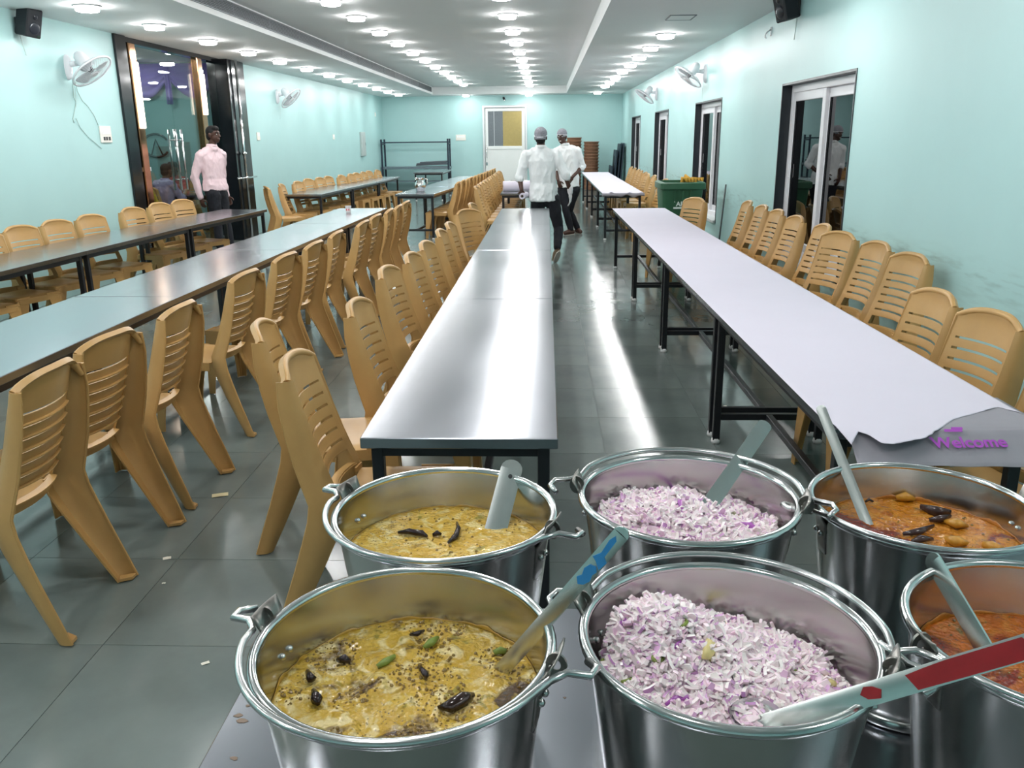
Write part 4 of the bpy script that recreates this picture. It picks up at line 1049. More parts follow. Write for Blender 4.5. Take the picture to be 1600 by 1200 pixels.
# front middle, red paint
a = at_z(1212, 1128, 1.050); b = at_y(1640, 1000, .68)
t, ho, d, x, z, L, th = ladle(a, b, .0225, 'steel ladle with red-painted handle lying across the front onion bucket', bowl=.030, bowl_at=at_z(1184, 1118, 1.052))
s0 = L*.36
patch(ho, 'red_paint', 'paint_red', [(q*.75, s_) for q, s_ in [(-.010, s0+.004), (-.002, s0-.002), (.006, s0+.004), (.009, s0+.016), (-.001, s0+.020), (-.008, s0+.012)]], d, x, z, th+.0017)
s0 = L*.53
patch(ho, 'red_paint', 'paint_red', [(q*.75, s_) for q, s_ in [(-.009, s0), (.005, s0+.004), (.012, s0+.006), (.013, L*.72), (.0135, L*.93), (0, L*.95), (-.012, L*.93), (-.0125, s0+.04), (-.011, s0+.018)]], d, x, z, th+.0017)
# back right
a = at_z(1350, 806, 1.036); b = at_y(1281, 634, 1.50)
ladle(a, b, .0175, 'narrow steel ladle leaning up left in the orange oily curry', bowl=.035)
# front right
a = at_z(1542, 1020, 1.045); b = at_z(1452, 866, 1.115)
ladle(a, b, .025, 'dark reflecting steel ladle leaning left in the far right bucket', bowl=.035, face=(-.62, -.62, -.05))
# smears on the serving table
for i, (u, v, s) in enumerate([(372,1118,.008), (378,1127,.010), (388,1103,.005), (366,1185,.007), (882,1090,.004)]):
    p = at_z(u, v, SZ); n = 9
    b_ = MB(); vs = [Vector((math.cos(2*PI*k/n)*s*rnd.uniform(.5, 1.2), math.sin(2*PI*k/n)*s*rnd.uniform(.3, .8), .0006)) for k in range(n)]
    b_.add(vs+[v_-Vector((0, 0, .0006)) for v_ in vs], [tuple(range(n)), tuple(range(n, 2*n))[::-1]]+[(k, n+k, n+(k+1) % n, (k+1) % n) for k in range(n)])
    tag(b_.build('food_smear', 'smear_brown', None, loc=p), 'brown dried smear on the serving table, %s from its left edge' % ORD[i], 'stain', 'smears on the serving table')

# ------------------------------------------------------------------ paper on the right tables
def paper_sheet(x0a, x1a, y0, x0b, x1b, y1, z, name, label, edge, drop, m='paper', th=.0008, nx=26, ny=60):
    """sheet from near end y0 to far end y1; edge(u) = extra length of the torn near edge, drop(u) = how far it hangs"""
    t = thing(name, label, 'paper', ((x0a+x1a)/2, y0, z))
    ox, oy = (x0a+x1a)/2, y0
    def fn(u, v):
        k = v**1.6; ex = edge(u)
        ln = (y1-y0); yy = y0+ln*k; x = (x0a+(x1a-x0a)*u)*(1-k)+(x0b+(x1b-x0b)*u)*k
        zz = 0
        if v < .3: yy -= ex*(1-v/.3)**2; zz += .0015*noise.noise(Vector((x*6, yy*3, 2)))*(1-v/.3)
        return (x-ox, yy-oy, zz+.0012)
    b = MB().sheet(fn, nx, ny, th)
    return t, b
rowx = lambda y: (1.235-.06*(y-2.44)/8.54)
def edge_tear(u): return .012*noise.noise(Vector((u*9, 3.1, 0)))+(.035*math.exp(-((u-.08)/.07)**2))-.06*max(0, u-.55)-.02*math.exp(-((u-.82)/.1)**2)*2
ox, oy = 1.235, 2.44; PZ = .7515
pt_ = thing('paper_cover', 'white-lilac paper sheet along the near right tables, torn near end', 'paper', (ox, oy, PZ))
TEAR = sorted([(p.x, p.y) for p in [at_z(u, v, PZ) for u, v in [(1283,648),(1312,684),(1330,690),(1341,675),(1356,678),(1378,688),(1400,691),(1446,684),(1470,670),(1490,656),(1520,648),(1560,637),(1585,644),(1600,648),(1622,652)]]])
def tear_y(x):
    if x <= TEAR[0][0]: return TEAR[0][1]
    for (xa, ya), (xb, yb) in zip(TEAR, TEAR[1:]):
        if x <= xb: return ya+(yb-ya)*(x-xa)/max(1e-6, xb-xa)
    return TEAR[-1][1]
def pf(u, v):
    k = v**1.5; x0, x1 = 1.235-.333, 1.235+.333; X0, X1 = 1.175-.333, 1.175+.333
    xn = x0+(x1-x0)*u; x = xn*(1-k)+(X0+(X1-X0)*u)*k
    yn = min(max(tear_y(xn), 2.40), 2.80)+.005*noise.noise(Vector((u*40, 5, 0)))
    y = yn+(11.0-yn)*k
    z = .0026; over = max(0, 2.555-y)
    z -= over*over*1.2*math.exp(-((u-.09)/.12)**2)+over*.04
    z += .007*math.exp(-((y-yn)/.04)**2)*max(0, noise.noise(Vector((u*9, 1.7, 0))))
    return (x-ox, y-oy, z)
MB().sheet(pf, 80, 90, .0007).build('sheet', 'paper', pt_, True)
# lower printed sheet sloping off the table end
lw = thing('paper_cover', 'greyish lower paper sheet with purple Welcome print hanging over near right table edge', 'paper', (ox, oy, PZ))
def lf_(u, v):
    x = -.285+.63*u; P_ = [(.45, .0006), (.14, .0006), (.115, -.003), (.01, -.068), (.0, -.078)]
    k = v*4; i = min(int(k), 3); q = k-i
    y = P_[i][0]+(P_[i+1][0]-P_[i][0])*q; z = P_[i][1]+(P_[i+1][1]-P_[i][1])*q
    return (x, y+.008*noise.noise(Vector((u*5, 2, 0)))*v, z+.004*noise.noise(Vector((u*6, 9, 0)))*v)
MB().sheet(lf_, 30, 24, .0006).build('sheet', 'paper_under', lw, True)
c0 = at_y(1518, 672, oy+.058)
mw = Matrix.Translation((c0.x-ox, .060, -.0235)) @ Matrix.Rotation(math.radians(3), 4, 'Z') @ Matrix.Rotation(math.radians(31.5), 4, 'X')
text_mesh('Welcome', .058, 'lettering', 'print_purple', lw, mw, bold=.0014, depth=.0004)
MB().box((c0.x-ox-.035, .098, .003), (.055, .010, .0008), Matrix.Rotation(math.radians(31.5), 3, 'X')).box((c0.x-ox-.02, .108, .007), (.035, .008, .0008), Matrix.Rotation(math.radians(31.5), 3, 'X')).build('print_mark', 'print_purple', lw)
# far right row paper
qx = thing('paper_cover', 'white-lilac paper sheet along the far right tables, crumpled grey end', 'paper', (1.24, 13.95, .7515))
def qf(u, v):
    x = -.335+.67*u; y = 8.25*v**1.4-.05+.02*noise.noise(Vector((u*9, 2, 0)))*(1-v); z = .002
    if v < .12: z += .03*max(0, noise.noise(Vector((u*7, v*40, 4))))*(1-v/.12)
    return (x, y, z)
MB().sheet(qf, 30, 50, .0008).build('sheet', 'paper', qx, True)
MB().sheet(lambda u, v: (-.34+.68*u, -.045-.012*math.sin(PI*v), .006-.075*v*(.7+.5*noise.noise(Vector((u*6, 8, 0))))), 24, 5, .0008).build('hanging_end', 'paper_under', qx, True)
# paper rolls on the far centre table
def paper_roll(p, axis, L, r, label):
    t = thing('paper_roll', label, 'paper roll', p, group='rolls of table paper'); d = Vector(axis).normalized()
    q = Vector((0, 0, 1)).rotation_difference(d).to_matrix()
    b = MB().lathe([(.018, -L/2), (r, -L/2), (r, L/2), (.018, L/2), (.018, -L/2)], 28); b.v = [q @ v for v in b.v]; b.build('paper', 'paper', t, True, ang=40)
    c = MB().lathe([(.012, -L/2-.004), (.0185, -L/2-.004), (.0185, L/2+.004), (.012, L/2+.004), (.012, -L/2-.004)], 16); c.v = [q @ v for v in c.v]; c.build('core', 'paper_core', t, True, ang=40)
paper_roll((-.42, 14.75, .752+.085), (1, .12, 0), .62, .085, 'thick lilac-white paper roll lying on far centre table')

# ------------------------------------------------------------------ wall fans
def fan(base, n, sgn, label):
    """base: point on the wall at the middle of the mounting plate; n: direction the grille faces; sgn: +1 on the left wall"""
    t = thing('wall_fan', label, 'fan', base, group='wall fans'); n = Vector(n).normalized(); s = sgn
    MB().loft([[Vector((s*x_, math.cos(2*PI*k/16)*.050*w_, math.sin(2*PI*k/16)*.135*w_)) for k in range(16)] for x_, w_ in ((0, 1), (.030, .95), (.048, .7), (.052, .3))]).build('mounting_plate', 'fan_plastic', t, True, ang=50)
    for zz in (-.045, -.07): MB().box((s*.050, 0, zz), (.012, .016, .012), ch=.002).build('button', 'switch_key', t)
    piv = Vector((s*.20, 0, .055)); MB().chain([Vector((s*.03, 0, .03)), Vector((s*.11, 0, .035)), piv], [.034, .028, .030], 12).build('arm', 'fan_plastic', t, True)
    MB().tube([piv+Vector((0, -.035, 0)), piv+Vector((0, .035, 0))], .012, 10).build('pivot_bolt', 'fan_detail', t, True)
    hub = piv+n*.085; q = Vector((0, 0, 1)).rotation_difference(n).to_matrix()
    def orient(b): b.v = [q @ v+hub for v in b.v]; return b
    orient(MB().lathe([(.0, -.200), (.035, -.198), (.060, -.17), (.068, -.10), (.066, -.03), (.050, -.012), (0, -.012)], 22)).build('motor_housing', 'fan_plastic', t, True, ang=40)
    R = .235
    cg = orient(MB().tube([(R*math.cos(2*PI*k/40), R*math.sin(2*PI*k/40), .045) for k in range(40)], .011, 8, True)).build('cage_ring', 'fan_cage', t, True)
    wr = MB()
    for k in range(48):
        a = 2*PI*k/48; c, s_ = math.cos(a), math.sin(a)
        wr.tube([(.045*c, .045*s_, .085), (.12*c, .12*s_, .088), (.20*c, .20*s_, .072), (R*c, R*s_, .047)], .0016, 4, caps=False)
        wr.tube([(.055*c, .055*s_, -.012), (.15*c, .15*s_, -.008), (.215*c, .215*s_, .018), (R*c, R*s_, .043)], .0016, 4, caps=False)
    for rr, zz in ((.10, .087), (.16, .082), (.15, -.008)): wr.tube([(rr*math.cos(2*PI*k/32), rr*math.sin(2*PI*k/32), zz) for k in range(32)], .0016, 4, True)
    w_ = orient(wr).build('cage_wires', 'fan_cage', t, True); w_['kind'] = 'stuff'
    orient(MB().lathe([(0, .094), (.040, .092), (.048, .084), (.040, .078), (0, .078)], 20)).build('cage_badge', 'fan_plastic', t, True, ang=40)
    orient(MB().lathe([(0, .05), (.022, .048), (.032, .02), (.030, 0), (0, 0)], 16)).build('hub', 'fan_detail', t, True, ang=40)
    for k in range(3):
        a0 = 2*PI*k/3
        def bl(u, v):
            r_ = .028+.175*u; a = a0+(v-.5)*(.55+.75*math.sin(PI*min(1, u*.62+.2)))*.9; return (r_*math.cos(a), r_*math.sin(a), .030+.030*(v-.5))
        orient(MB().sheet(bl, 8, 6, .002)).build('blade', 'fan_blade', t, True)
    MB().tube([(s*.045, .01, -.12), (s*.045, .03, -.24), (s*.03, .02, -.42)], .0018, 5).build('pull_cord', 'cable', t)
fan(at_x(104, 105, XL), (.62, -.06, -.78), 1, 'white wall fan tilted downwards on left wall beside the glass entrance')
fan(at_x(432, 151, XL), (.70, -.12, -.70), 1, 'white wall fan on left wall beyond the glass entrance')
fan(at_x(1104, 115, XR), (-.60, -.10, -.80), -1, 'white wall fan on right wall nearest the camera')
fan(at_x(1027, 147, XR), (-.60, -.10, -.80), -1, 'white wall fan on right wall further from the camera')

# ------------------------------------------------------------------ wall speakers, switches, cables
def speaker(p, sgn, label):
    t = thing('wall_speaker', label, 'speaker', p, group='black wall speakers')
    q = Matrix.Rotation(sgn*math.radians(14), 3, 'Y') @ Matrix.Rotation(-sgn*math.radians(18), 3, 'Z')
    c = Vector((sgn*.13, 0, 0))
    MB().box(c, (.16, .18, .27), q, ch=.012).build('cabinet', 'speaker_black', t)
    f = q @ Vector((sgn*.081, 0, 0))
    MB().ball(c+f+q @ Vector((0, 0, -.045)), (.012, .06, .06), 18, 10, q).build('woofer', 'speaker_cone', t, True)
    MB().ball(c+f+q @ Vector((0, 0, .06)), (.010, .026, .026), 14, 8, q).build('tweeter', 'speaker_cone', t, True)
    MB().box(c+f+q @ Vector((0, .05, -.115)), (.004, .03, .012), q).build('badge', 'chrome', t)
    MB().box((sgn*.03, 0, -.02), (.06, .05, .14), ch=.006).build('bracket', 'cable_dark', t)
    MB().tube([(sgn*.02, 0, -.10), (sgn*.015, .03, -.20), (sgn*.012, .07, -.30)], .004, 6).build('lead', 'cable', t)
speaker(at_x(20, 34, XL)+Vector((0, .05, 0)), 1, 'black wall speaker high on left wall at picture corner')
speaker(at_x(1250, 8, XR), -1, 'black wall speaker high on right wall at top edge')
def switch_plate(p, ax, w_, h, label, keys, dark=False):
    """ax: outward normal of the wall"""
    t = thing('switch_plate', label, 'switch', p, group='switch plates'); n = Vector(ax); s = Vector((0, 0, 1)).cross(n)
    q = Matrix((n, s, Vector((0, 0, 1)))).transposed()
    MB().box(n*.008, (.016, w_, h), q, ch=.004).build('plate', 'switch_white', t)
    for i in range(keys):
        MB().box(n*.018+s*((i+.5)/keys-.5)*w_*.8+Vector((0, 0, h*.18)), (.008, w_*.8/keys*.75, h*.35), q, ch=.001).build('rocker', 'switch_key', t)
    if dark:
        for sx in (-.22, .0, .25): MB().box(n*.018+s*sx*w_+Vector((0, 0, -h*.25)), (.010, w_*.14, h*.2), q, ch=.001).build('socket', 'switch_dark', t)
nL, nF = (1, 0, 0), (0, -1, 0)
switch_plate(at_x(164, 210, XL), nL, .26, .19, 'white switch and socket plate on left wall beneath the nearest fan', 6, True)
switch_plate(at_x(403, 213, XL), nL, .16, .14, 'small white switch plate just right of the black entrance pier', 2)
switch_plate(at_x(521, 214, XL), nL, .16, .12, 'small white switch plate in the middle of the left wall', 2)
switch_plate(at_x(586, 179, XL), nL, .10, .12, 'tiny white wall box high up near far left corner', 1)
switch_plate(at_y(720, 215, YF), nF, .32, .18, 'white double switch plate on far wall left of the door', 5)
wc = at_x(104, 105, XL)
def cable(pts, r, m, label, name='wall_cable'):
    c = Vector(pts[0]); return tag(MB().tube([Vector(p)-c for p in pts], r, 6).build(name, m, None, True, loc=c), label, 'cable', 'wall cables')
cable([at_x(u, v, XL)+Vector((.006, 0, 0)) for u, v in [(117,126),(120,142),(128,158),(136,165),(146,180),(153,196)]], .003, 'cable', 'thin loose cable running from nearest fan down to switch plate')
cable([at_x(u, v, XL)+Vector((.006, 0, 0)) for u, v in [(113,128),(114,150),(118,160),(116,172),(113,186),(115,192)]], .004, 'cable', 'thin cable end dangling below the nearest left fan')
cable([at_x(u, v, XL)+Vector((.006, 0, 0)) for u, v in [(118,185),(125,200),(138,215),(150,225),(158,232)]], .003, 'cable', 'faint thin cable sagging beside the left socket plate')
pn = thing('wall_panel', 'grey metal distribution panel on left wall near the far corner', 'panel', at_x(565.5, 225, XL))
MB().box((.03, 0, 0), (.06, .52, .66), ch=.006).build('cabinet', 'panel_grey', pn); MB().box((.062, 0, 0), (.008, .46, .60), ch=.002).build('cover', 'panel_grey', pn); MB().box((.068, .18, 0), (.006, .03, .08)).build('latch', 'cable_dark', pn)
hk = thing('ceiling_camera', 'small dark camera on far wall above the door', 'camera', at_y(787, 155, YF))
MB().box((0, -.03, .05), (.06, .06, .04), ch=.005).build('bracket', 'cable_dark', hk); MB().tube([(0, -.05, .04), (.03, -.14, -.03)], .035, 12).build('housing', 'speaker_black', hk, True); MB().ball((.034, -.15, -.035), .022).build('lens', 'chrome', hk, True)
hk2 = thing('wall_hook', 'small chrome hook on right wall below the speaker', 'hook', at_x(1206, 49, XR))
MB().box((-.006, 0, 0), (.012, .05, .09), ch=.003).build('plate', 'chrome', hk2); MB().tube([(-.01, 0, .02), (-.05, 0, -.01), (-.07, 0, -.05), (-.05, 0, -.07)], .008, 8).build('prong', 'chrome', hk2, True)

# ------------------------------------------------------------------ green bin and pole by the right wall
bn = thing('wheelie_bin', 'dark green wheeled waste bin beside the right wall', 'bin', (1.83, 11.95, 0), 0)
def sq(x0, x1, y0, y1, z, r=.05):
    pts = []
    for cx, cy, a0 in ((x1-r, y1-r, 0), (x0+r, y1-r, PI/2), (x0+r, y0+r, PI), (x1-r, y0+r, 1.5*PI)):
        for k in range(5): a = a0+PI/2*k/4; pts.append(Vector((cx+r*math.cos(a), cy+r*math.sin(a), z)))
    return pts
MB().loft([sq(-.20, .20, -.24, .26, .06), sq(-.24, .24, -.28, .28, .50), sq(-.275, .275, -.33, .33, .98)], True).build('body', 'bin_green', bn, True, ang=40)
MB().loft([sq(-.29, .29, -.35, .35, .94), sq(-.30, .30, -.36, .36, .95), sq(-.30, .30, -.36, .36, 1.02), sq(-.285, .285, -.345, .345, 1.035), sq(-.25, .25, -.31, .31, 1.035), sq(-.25, .25, -.31, .31, .96)], True).build('rim', 'bin_green', bn, True, ang=40)
MB().box((0, 0, .962), (.50, .60, .01)).build('liner', 'bin_dark', bn)
for s in (-1, 1): MB().tube([(s*.235, .27, .10), (s*.275, .27, .10)], .10, 20).build('wheel', 'bin_dark', bn, True, ang=40)
MB().tube([(-.2, .36, .99), (-.2, .43, 1.0), (.2, .43, 1.0), (.2, .36, .99)], .018, 8).build('handle', 'bin_green', bn, True)
for s in (-1, 0, 1): MB().box((s*.10, -.322, .86), (.02, .05, .14), Matrix.Rotation(math.radians(6), 3, 'X')).build('rib', 'bin_green', bn)
dec = MB(); n = 20
arc = [(.11*math.cos(PI*k/n), .09*math.sin(PI*k/n)) for k in range(n+1)]
arc2 = [(.098*math.cos(PI*k/n), .078*math.sin(PI*k/n)) for k in range(n+1)]
Rb = Matrix.Rotation(math.radians(-6), 3, 'X'); dc = Vector((.0, -.308, .775))
for pts in (arc, arc2): pass
vs = [dc+Rb @ Vector((p[0], -.006, p[1])) for p in arc]+[dc+Rb @ Vector((p[0], -.006, p[1])) for p in arc2]
dec.add(vs, [(k, k+1, n+2+k, n+1+k) for k in range(n)])
dec.box(dc+Rb @ Vector((0, -.006, -.075)), (.24, .004, .022), Rb); dec.build('emblem', 'decal_white', bn)
text_mesh('ARIS', .085, 'lettering', 'decal_white', bn, Matrix.Translation(dc+Rb @ Vector((0, -.008, -.025))) @ Matrix.Rotation(math.radians(84), 4, 'X'), bold=.002, depth=.001)
rg = MB()
for k in range(6):
    rg.tube([(.05+.045*k+rnd.uniform(-.02, .02), .14+rnd.uniform(-.08, .08), .98), (.06+.045*k, .15, 1.04+rnd.uniform(0, .05)), (.10+.045*k, .12, 1.05), (.12+.04*k, .1, 1.0)], [.02, .028, .026, .015], 8)
tag(rg.build('cleaning_rag', 'rag_yellow', None, True, loc=(1.83, 11.95, .01)), 'yellow rag heap lying in top of the green bin', 'rag')
p0 = at_z(1104, 362, .02); cp = Vector((2.26, 12.02, 0))
tag(MB().tube([(0, 0, .004), (.135, .34, 1.0)], .011, 8).build('leaning_pole', 'cable_dark', None, True, loc=(2.26, 11.3, 0)), 'thin dark pole leaning on right wall beside the second window', 'pole')

# ------------------------------------------------------------------ far end: rack, baskets, folded tops
rk = thing('steel_rack', 'dark blue steel rack with two shelves against the far wall', 'rack', (-4.13, 27.75, 0))
for sx in (-1, 1):
    for sy in (-.28, .28): MB().box((sx*1.05, sy, .80), (.05, .05, 1.60)).build('post', 'rack_blue', rk)
    for zz in (.30, 1.45): MB().box((sx*1.05, 0, zz), (.04, .51, .04)).build('side_rail', 'rack_blue', rk)
for sy in (-.28, .28): MB().box((0, sy, 1.50), (2.05, .03, .035)).build('top_rail', 'rack_blue', rk)
MB().box((0, 0, .72), (2.18, .60, .07), ch=.005).build('shelf', 'rack_steel', rk); MB().box((0, 0, .30), (2.05, .5, .03)).build('shelf', 'rack_steel', rk)
for i, (dx, dz, w_) in enumerate(((.52, .02, 1.0), (.50, .06, .95), (.56, .10, .86))):
    tag(MB().box((0, 0, 0), (w_, .42, .036), Matrix.Rotation(.04*i, 3, 'Z') @ Matrix.Rotation(-.035, 3, 'Y'), ch=.004).build('metal_tray', 'sheet_grey', None, loc=(-4.13+dx, 27.7, .775+dz+.02)), 'dark grey flat metal tray on the far rack, %s' % ('lowest', 'middle', 'topmost')[i], 'tray', 'trays on the rack')
def basket(p, r, h, label, group):
    t = thing('cane_basket', label, 'basket', p, group=group)
    if 'bk' not in TBL:
        a = MB().lathe([(0, .004), (r*.86, .004), (r*.90, 0), (r*.97, h*.9), (r*.94, h*.9), (r*.86, .012), (0, .012)], 20).build('bowl', 'basket_brown', t, True, ang=40)
        b = MB().tube([(r*.985*math.cos(2*PI*k/20), r*.985*math.sin(2*PI*k/20), h*.88) for k in range(20)], .014, 6, True).build('rim', 'basket_brown', t, True)
        TBL['bk'] = (a.data, b.data)
    else:
        for nm, me in zip(('bowl', 'rim'), TBL['bk']): o = bpy.data.objects.new(nm, me); COL.objects.link(o); o.parent = t
for i in range(15): basket((1.41, 27.35, .012+i*.096), .235, .11, 'round brown stacked basket, right stack at far wall, %s from the floor' % ORD[i], 'right stack of brown baskets')
for i in range(16): basket((.88, 27.55, .012+i*.098), .235, .11, 'round brown stacked basket, left stack behind worker, %s from the floor' % ORD[i], 'left stack of brown baskets')
for i, (x, w_, h) in enumerate(((2.30, .9, 1.42), (2.21, .95, 1.40), (2.10, 1.05, 1.22), (1.98, 1.1, .75))):
    t = thing('folded_tabletop', 'navy folded tabletop leaning at far right corner, %s from the wall' % ORD[i], 'tabletop', (x, 27.0, 0), group='folded tops in the far corner')
    rot = Matrix.Rotation(math.radians(4), 3, 'Y')
    MB().box((0, 0, h/2), (.05, w_, h), rot, ch=.012).build('panel', 'navy', t); MB().box((-.03, 0, h*.5), (.02, .06, h*.7), rot).build('folded_leg', 'table_leg', t)
# steel jug and paper cup
p = at_z(657, 299, .75)
jg = thing('steel_jug', 'polished steel water jug standing on far table', 'jug', (p.x, p.y, .752))
MB().lathe([(0, 0), (.07, 0), (.082, .02), (.098, .08), (.094, .13), (.066, .175), (.062, .20), (.072, .225), (.069, .225), (.058, .20), (.062, .172), (.088, .13), (.09, .08), (.07, .012), (0, .012)], 28).build('body', 'chrome', jg, True, ang=50)
MB().tube([(.068, 0, .215), (.12, 0, .205), (.125, 0, .13), (.094, 0, .085)], .009, 8).build('handle', 'chrome', jg, True)
MB().tube([(-.06, 0, .195), (-.085, 0, .225)], [.03, .012], 8).build('spout', 'chrome', jg, True)
p = at_z(544.5, 332, .75)
cu = thing('paper_cup', 'small white paper cup with red print on the long left table', 'cup', (p.x, p.y, .752))
MB().lathe([(0, 0), (.028, 0), (.040, .078), (.042, .080), (.038, .080), (.026, .004), (0, .004)], 20).build('wall', 'cup', cu, True, ang=50)
for sx in (-.012, .014): MB().box((sx, -.035, .035), (.012, .006, .02), Matrix.Rotation(-.15, 3, 'X')).build('print_mark', 'cup_print', cu)
# scraps on the floor
def scrap(u, v, w_, l, rz, m, label):
    p = at_z(u, v, 0); b = MB().sheet(lambda a, c: ((a-.5)*w_, (c-.5)*l, .002+.004*noise.noise(Vector((a*3, c*3, u)))**2), 4, 4, .0008)
    o = b.build('floor_scrap', m, None, loc=(p.x, p.y, .001)); o.rotation_euler = (0, 0, rz); tag(o, label, 'scrap', 'scraps on the floor')
scrap(344, 774, .075, .042, .35, 'scrap_paper', 'cream paper slip lying on floor behind the left chairs')
scrap(261, 873, .032, .022, .4, 'scrap_white', 'small crumpled white scrap on floor right of the nearest chair')
scrap(256, 912, .013, .009, .2, 'scrap_white', 'tiny white speck on floor nearest the left chair foot')
scrap(321, 1037, .026, .014, .6, 'scrap_white', 'small white scrap on floor beside the foamy bucket handle')
scrap(1133, 635, .022, .016, .2, 'scrap_white', 'white crumb on floor beneath right paper-covered table')

# ------------------------------------------------------------------ next room fittings
dr = thing('swag_drape', 'purple swagged drape across top of the neighbouring room', 'drape', (-7.8, NY1-.05, 2.45))
for k in range(5):
    x0 = -2.4+k*.96
    def sw(u, v):
        x = x0+.96*u; hang = .18+.36*math.sin(PI*u); z = .62-v*(hang+.10)
        return (x, -.04-.05*math.sin(v*PI)*math.sin(PI*u)+.012*math.sin(v*26), z)
    MB().sheet(sw, 16, 26, .004).build('swag', 'drape_purple', dr, True)
    MB().sheet(lambda u, v: (x0-.06+.12*u, -.07-.02*math.sin(u*12), .62-.75*v), 8, 4, .004).build('tail', 'drape_purple', dr, True)
lt = thing('wall_lettering', 'dark curved lettering on teal wall of neighbouring room', 'sign', (-7.75, NY1-.02, 1.55))
MB().tube([(.26*math.cos(.5+5.2*k/24), 0, .22*math.sin(.5+5.2*k/24)) for k in range(25)], .022, 6).build('letter', 'black_granite', lt, True)
MB().tube([(-.12, 0, -.2), (0, 0, .12), (.12, 0, -.2)], .016, 6).build('letter', 'black_granite', lt, True)
MB().tube([(-.75, 0, .16), (-.42, 0, .16), (-.42, 0, -.2), (-.75, 0, -.2)], .018, 6).tube([(-.70, 0, 0), (-.42, 0, 0)], .018, 6).build('letter', 'black_granite', lt, True)

# ------------------------------------------------------------------ people
def remesh(name, mb, m, parent, vox=.008, smooth=3, fold=0.0, fscale=18.0, seed=0):
    me = mb.mesh('tmp'); o = bpy.data.objects.new('tmp', me); COL.objects.link(o)
    r = o.modifiers.new('r', 'REMESH'); r.mode = 'VOXEL'; r.voxel_size = vox
    s = o.modifiers.new('s', 'SMOOTH'); s.iterations = smooth; s.factor = .5
    dg = bpy.context.evaluated_depsgraph_get(); dg.update()
    me2 = bpy.data.meshes.new_from_object(o.evaluated_get(dg)); bpy.data.objects.remove(o)
    if fold:
        ns = [v.normal.copy() for v in me2.vertices]
        for v, n in zip(me2.vertices, ns):
            p = Vector((v.co.x, v.co.y, v.co.z*.55))*fscale+Vector((seed, seed*.7, 0))
            v.co += n*fold*(noise.ridged_multi_fractal(p, 1.0, 2.0, 2, 1.0, 2.0)-.75)
    me2.materials.clear(); me2.materials.append(M[m]); me2.polygons.foreach_set('use_smooth', [True]*len(me2.polygons)); me2.name = name
    ob = bpy.data.objects.new(name, me2); COL.objects.link(ob); ob.parent = parent; return ob
def ell(c, ax, ay, rx, ry, n=20):
    c = Vector(c); return [c+Vector(ax)*rx*math.cos(2*PI*k/n)+Vector(ay)*ry*math.sin(2*PI*k/n) for k in range(n)]
def hand(mb, wr, tip, pal, curl=.5, sz=1.0, thumb=1):
    """wr wrist, tip direction of the hand, pal normal of the palm"""
    wr = Vector(wr); d = Vector(tip).normalized(); pn = Vector(pal); pn = (pn-d*pn.dot(d)).normalized(); s = d.cross(pn)
    c = wr+d*.048*sz
    q = Matrix((s, d, pn)).transposed(); mb.ball(c, (.040*sz, .052*sz, .017*sz), 14, 9, q)
    for i, L in enumerate((.070, .080, .074, .058)):
        b = wr+d*.085*sz+s*(i-1.5)*.0195*sz; r = .0095*sz
        p1 = b+(d*math.cos(curl*.5)+pn*math.sin(curl*.5))*L*.42*sz; p2 = p1+(d*math.cos(curl*1.3)+pn*math.sin(curl*1.3))*L*.33*sz; p3 = p2+(d*math.cos(curl*1.9)+pn*math.sin(curl*1.9))*L*.25*sz
        mb.chain([b, p1, p2, p3], [r, r*.95, r*.88, r*.75], 8)
    b = wr+d*.030*sz-s*.034*sz*thumb; p1 = b+(d*.6-s*.7*thumb+pn*.3).normalized()*.038*sz; p2 = p1+(d*.85-s*.2*thumb+pn*.45).normalized()*.030*sz
    mb.chain([b, p1, p2], [.013*sz, .0115*sz, .009*sz], 8)
def head(mb, c, look, rt, sc=1.0):
    """c: middle of the skull, look: facing, rt: its right-hand side axis"""
    c = Vector(c); f = Vector(look).normalized(); r = Vector(rt); r = (r-f*r.dot(f)).normalized(); u = r.cross(f).normalized()
    q = Matrix((r, f, u)).transposed(); P = lambda x, y, z: c+(r*x+f*y+u*z)*sc
    mb.ball(P(0, -.008, .022), (.074*sc, .092*sc, .090*sc), 18, 12, q); mb.ball(P(0, .018, -.040), (.060*sc, .072*sc, .075*sc), 16, 10, q)
    mb.ball(P(0, .052, -.090), (.030*sc, .030*sc, .024*sc), 12, 8, q)
    mb.chain([P(0, .084, .012), P(0, .104, -.026)], [.010*sc, .0155*sc], 8); mb.ball(P(0, .086, -.062), (.026*sc, .010*sc, .007*sc), 10, 6, q)
    mb.ball(P(0, .086, -.074), (.022*sc, .010*sc, .006*sc), 10, 6, q); mb.ball(P(0, .078, .024), (.055*sc, .016*sc, .010*sc), 12, 6, q)
    for s in (-1, 1): mb.ball(P(s*.076, -.008, -.012), (.010*sc, .022*sc, .032*sc), 10, 8, q)
    return P, q
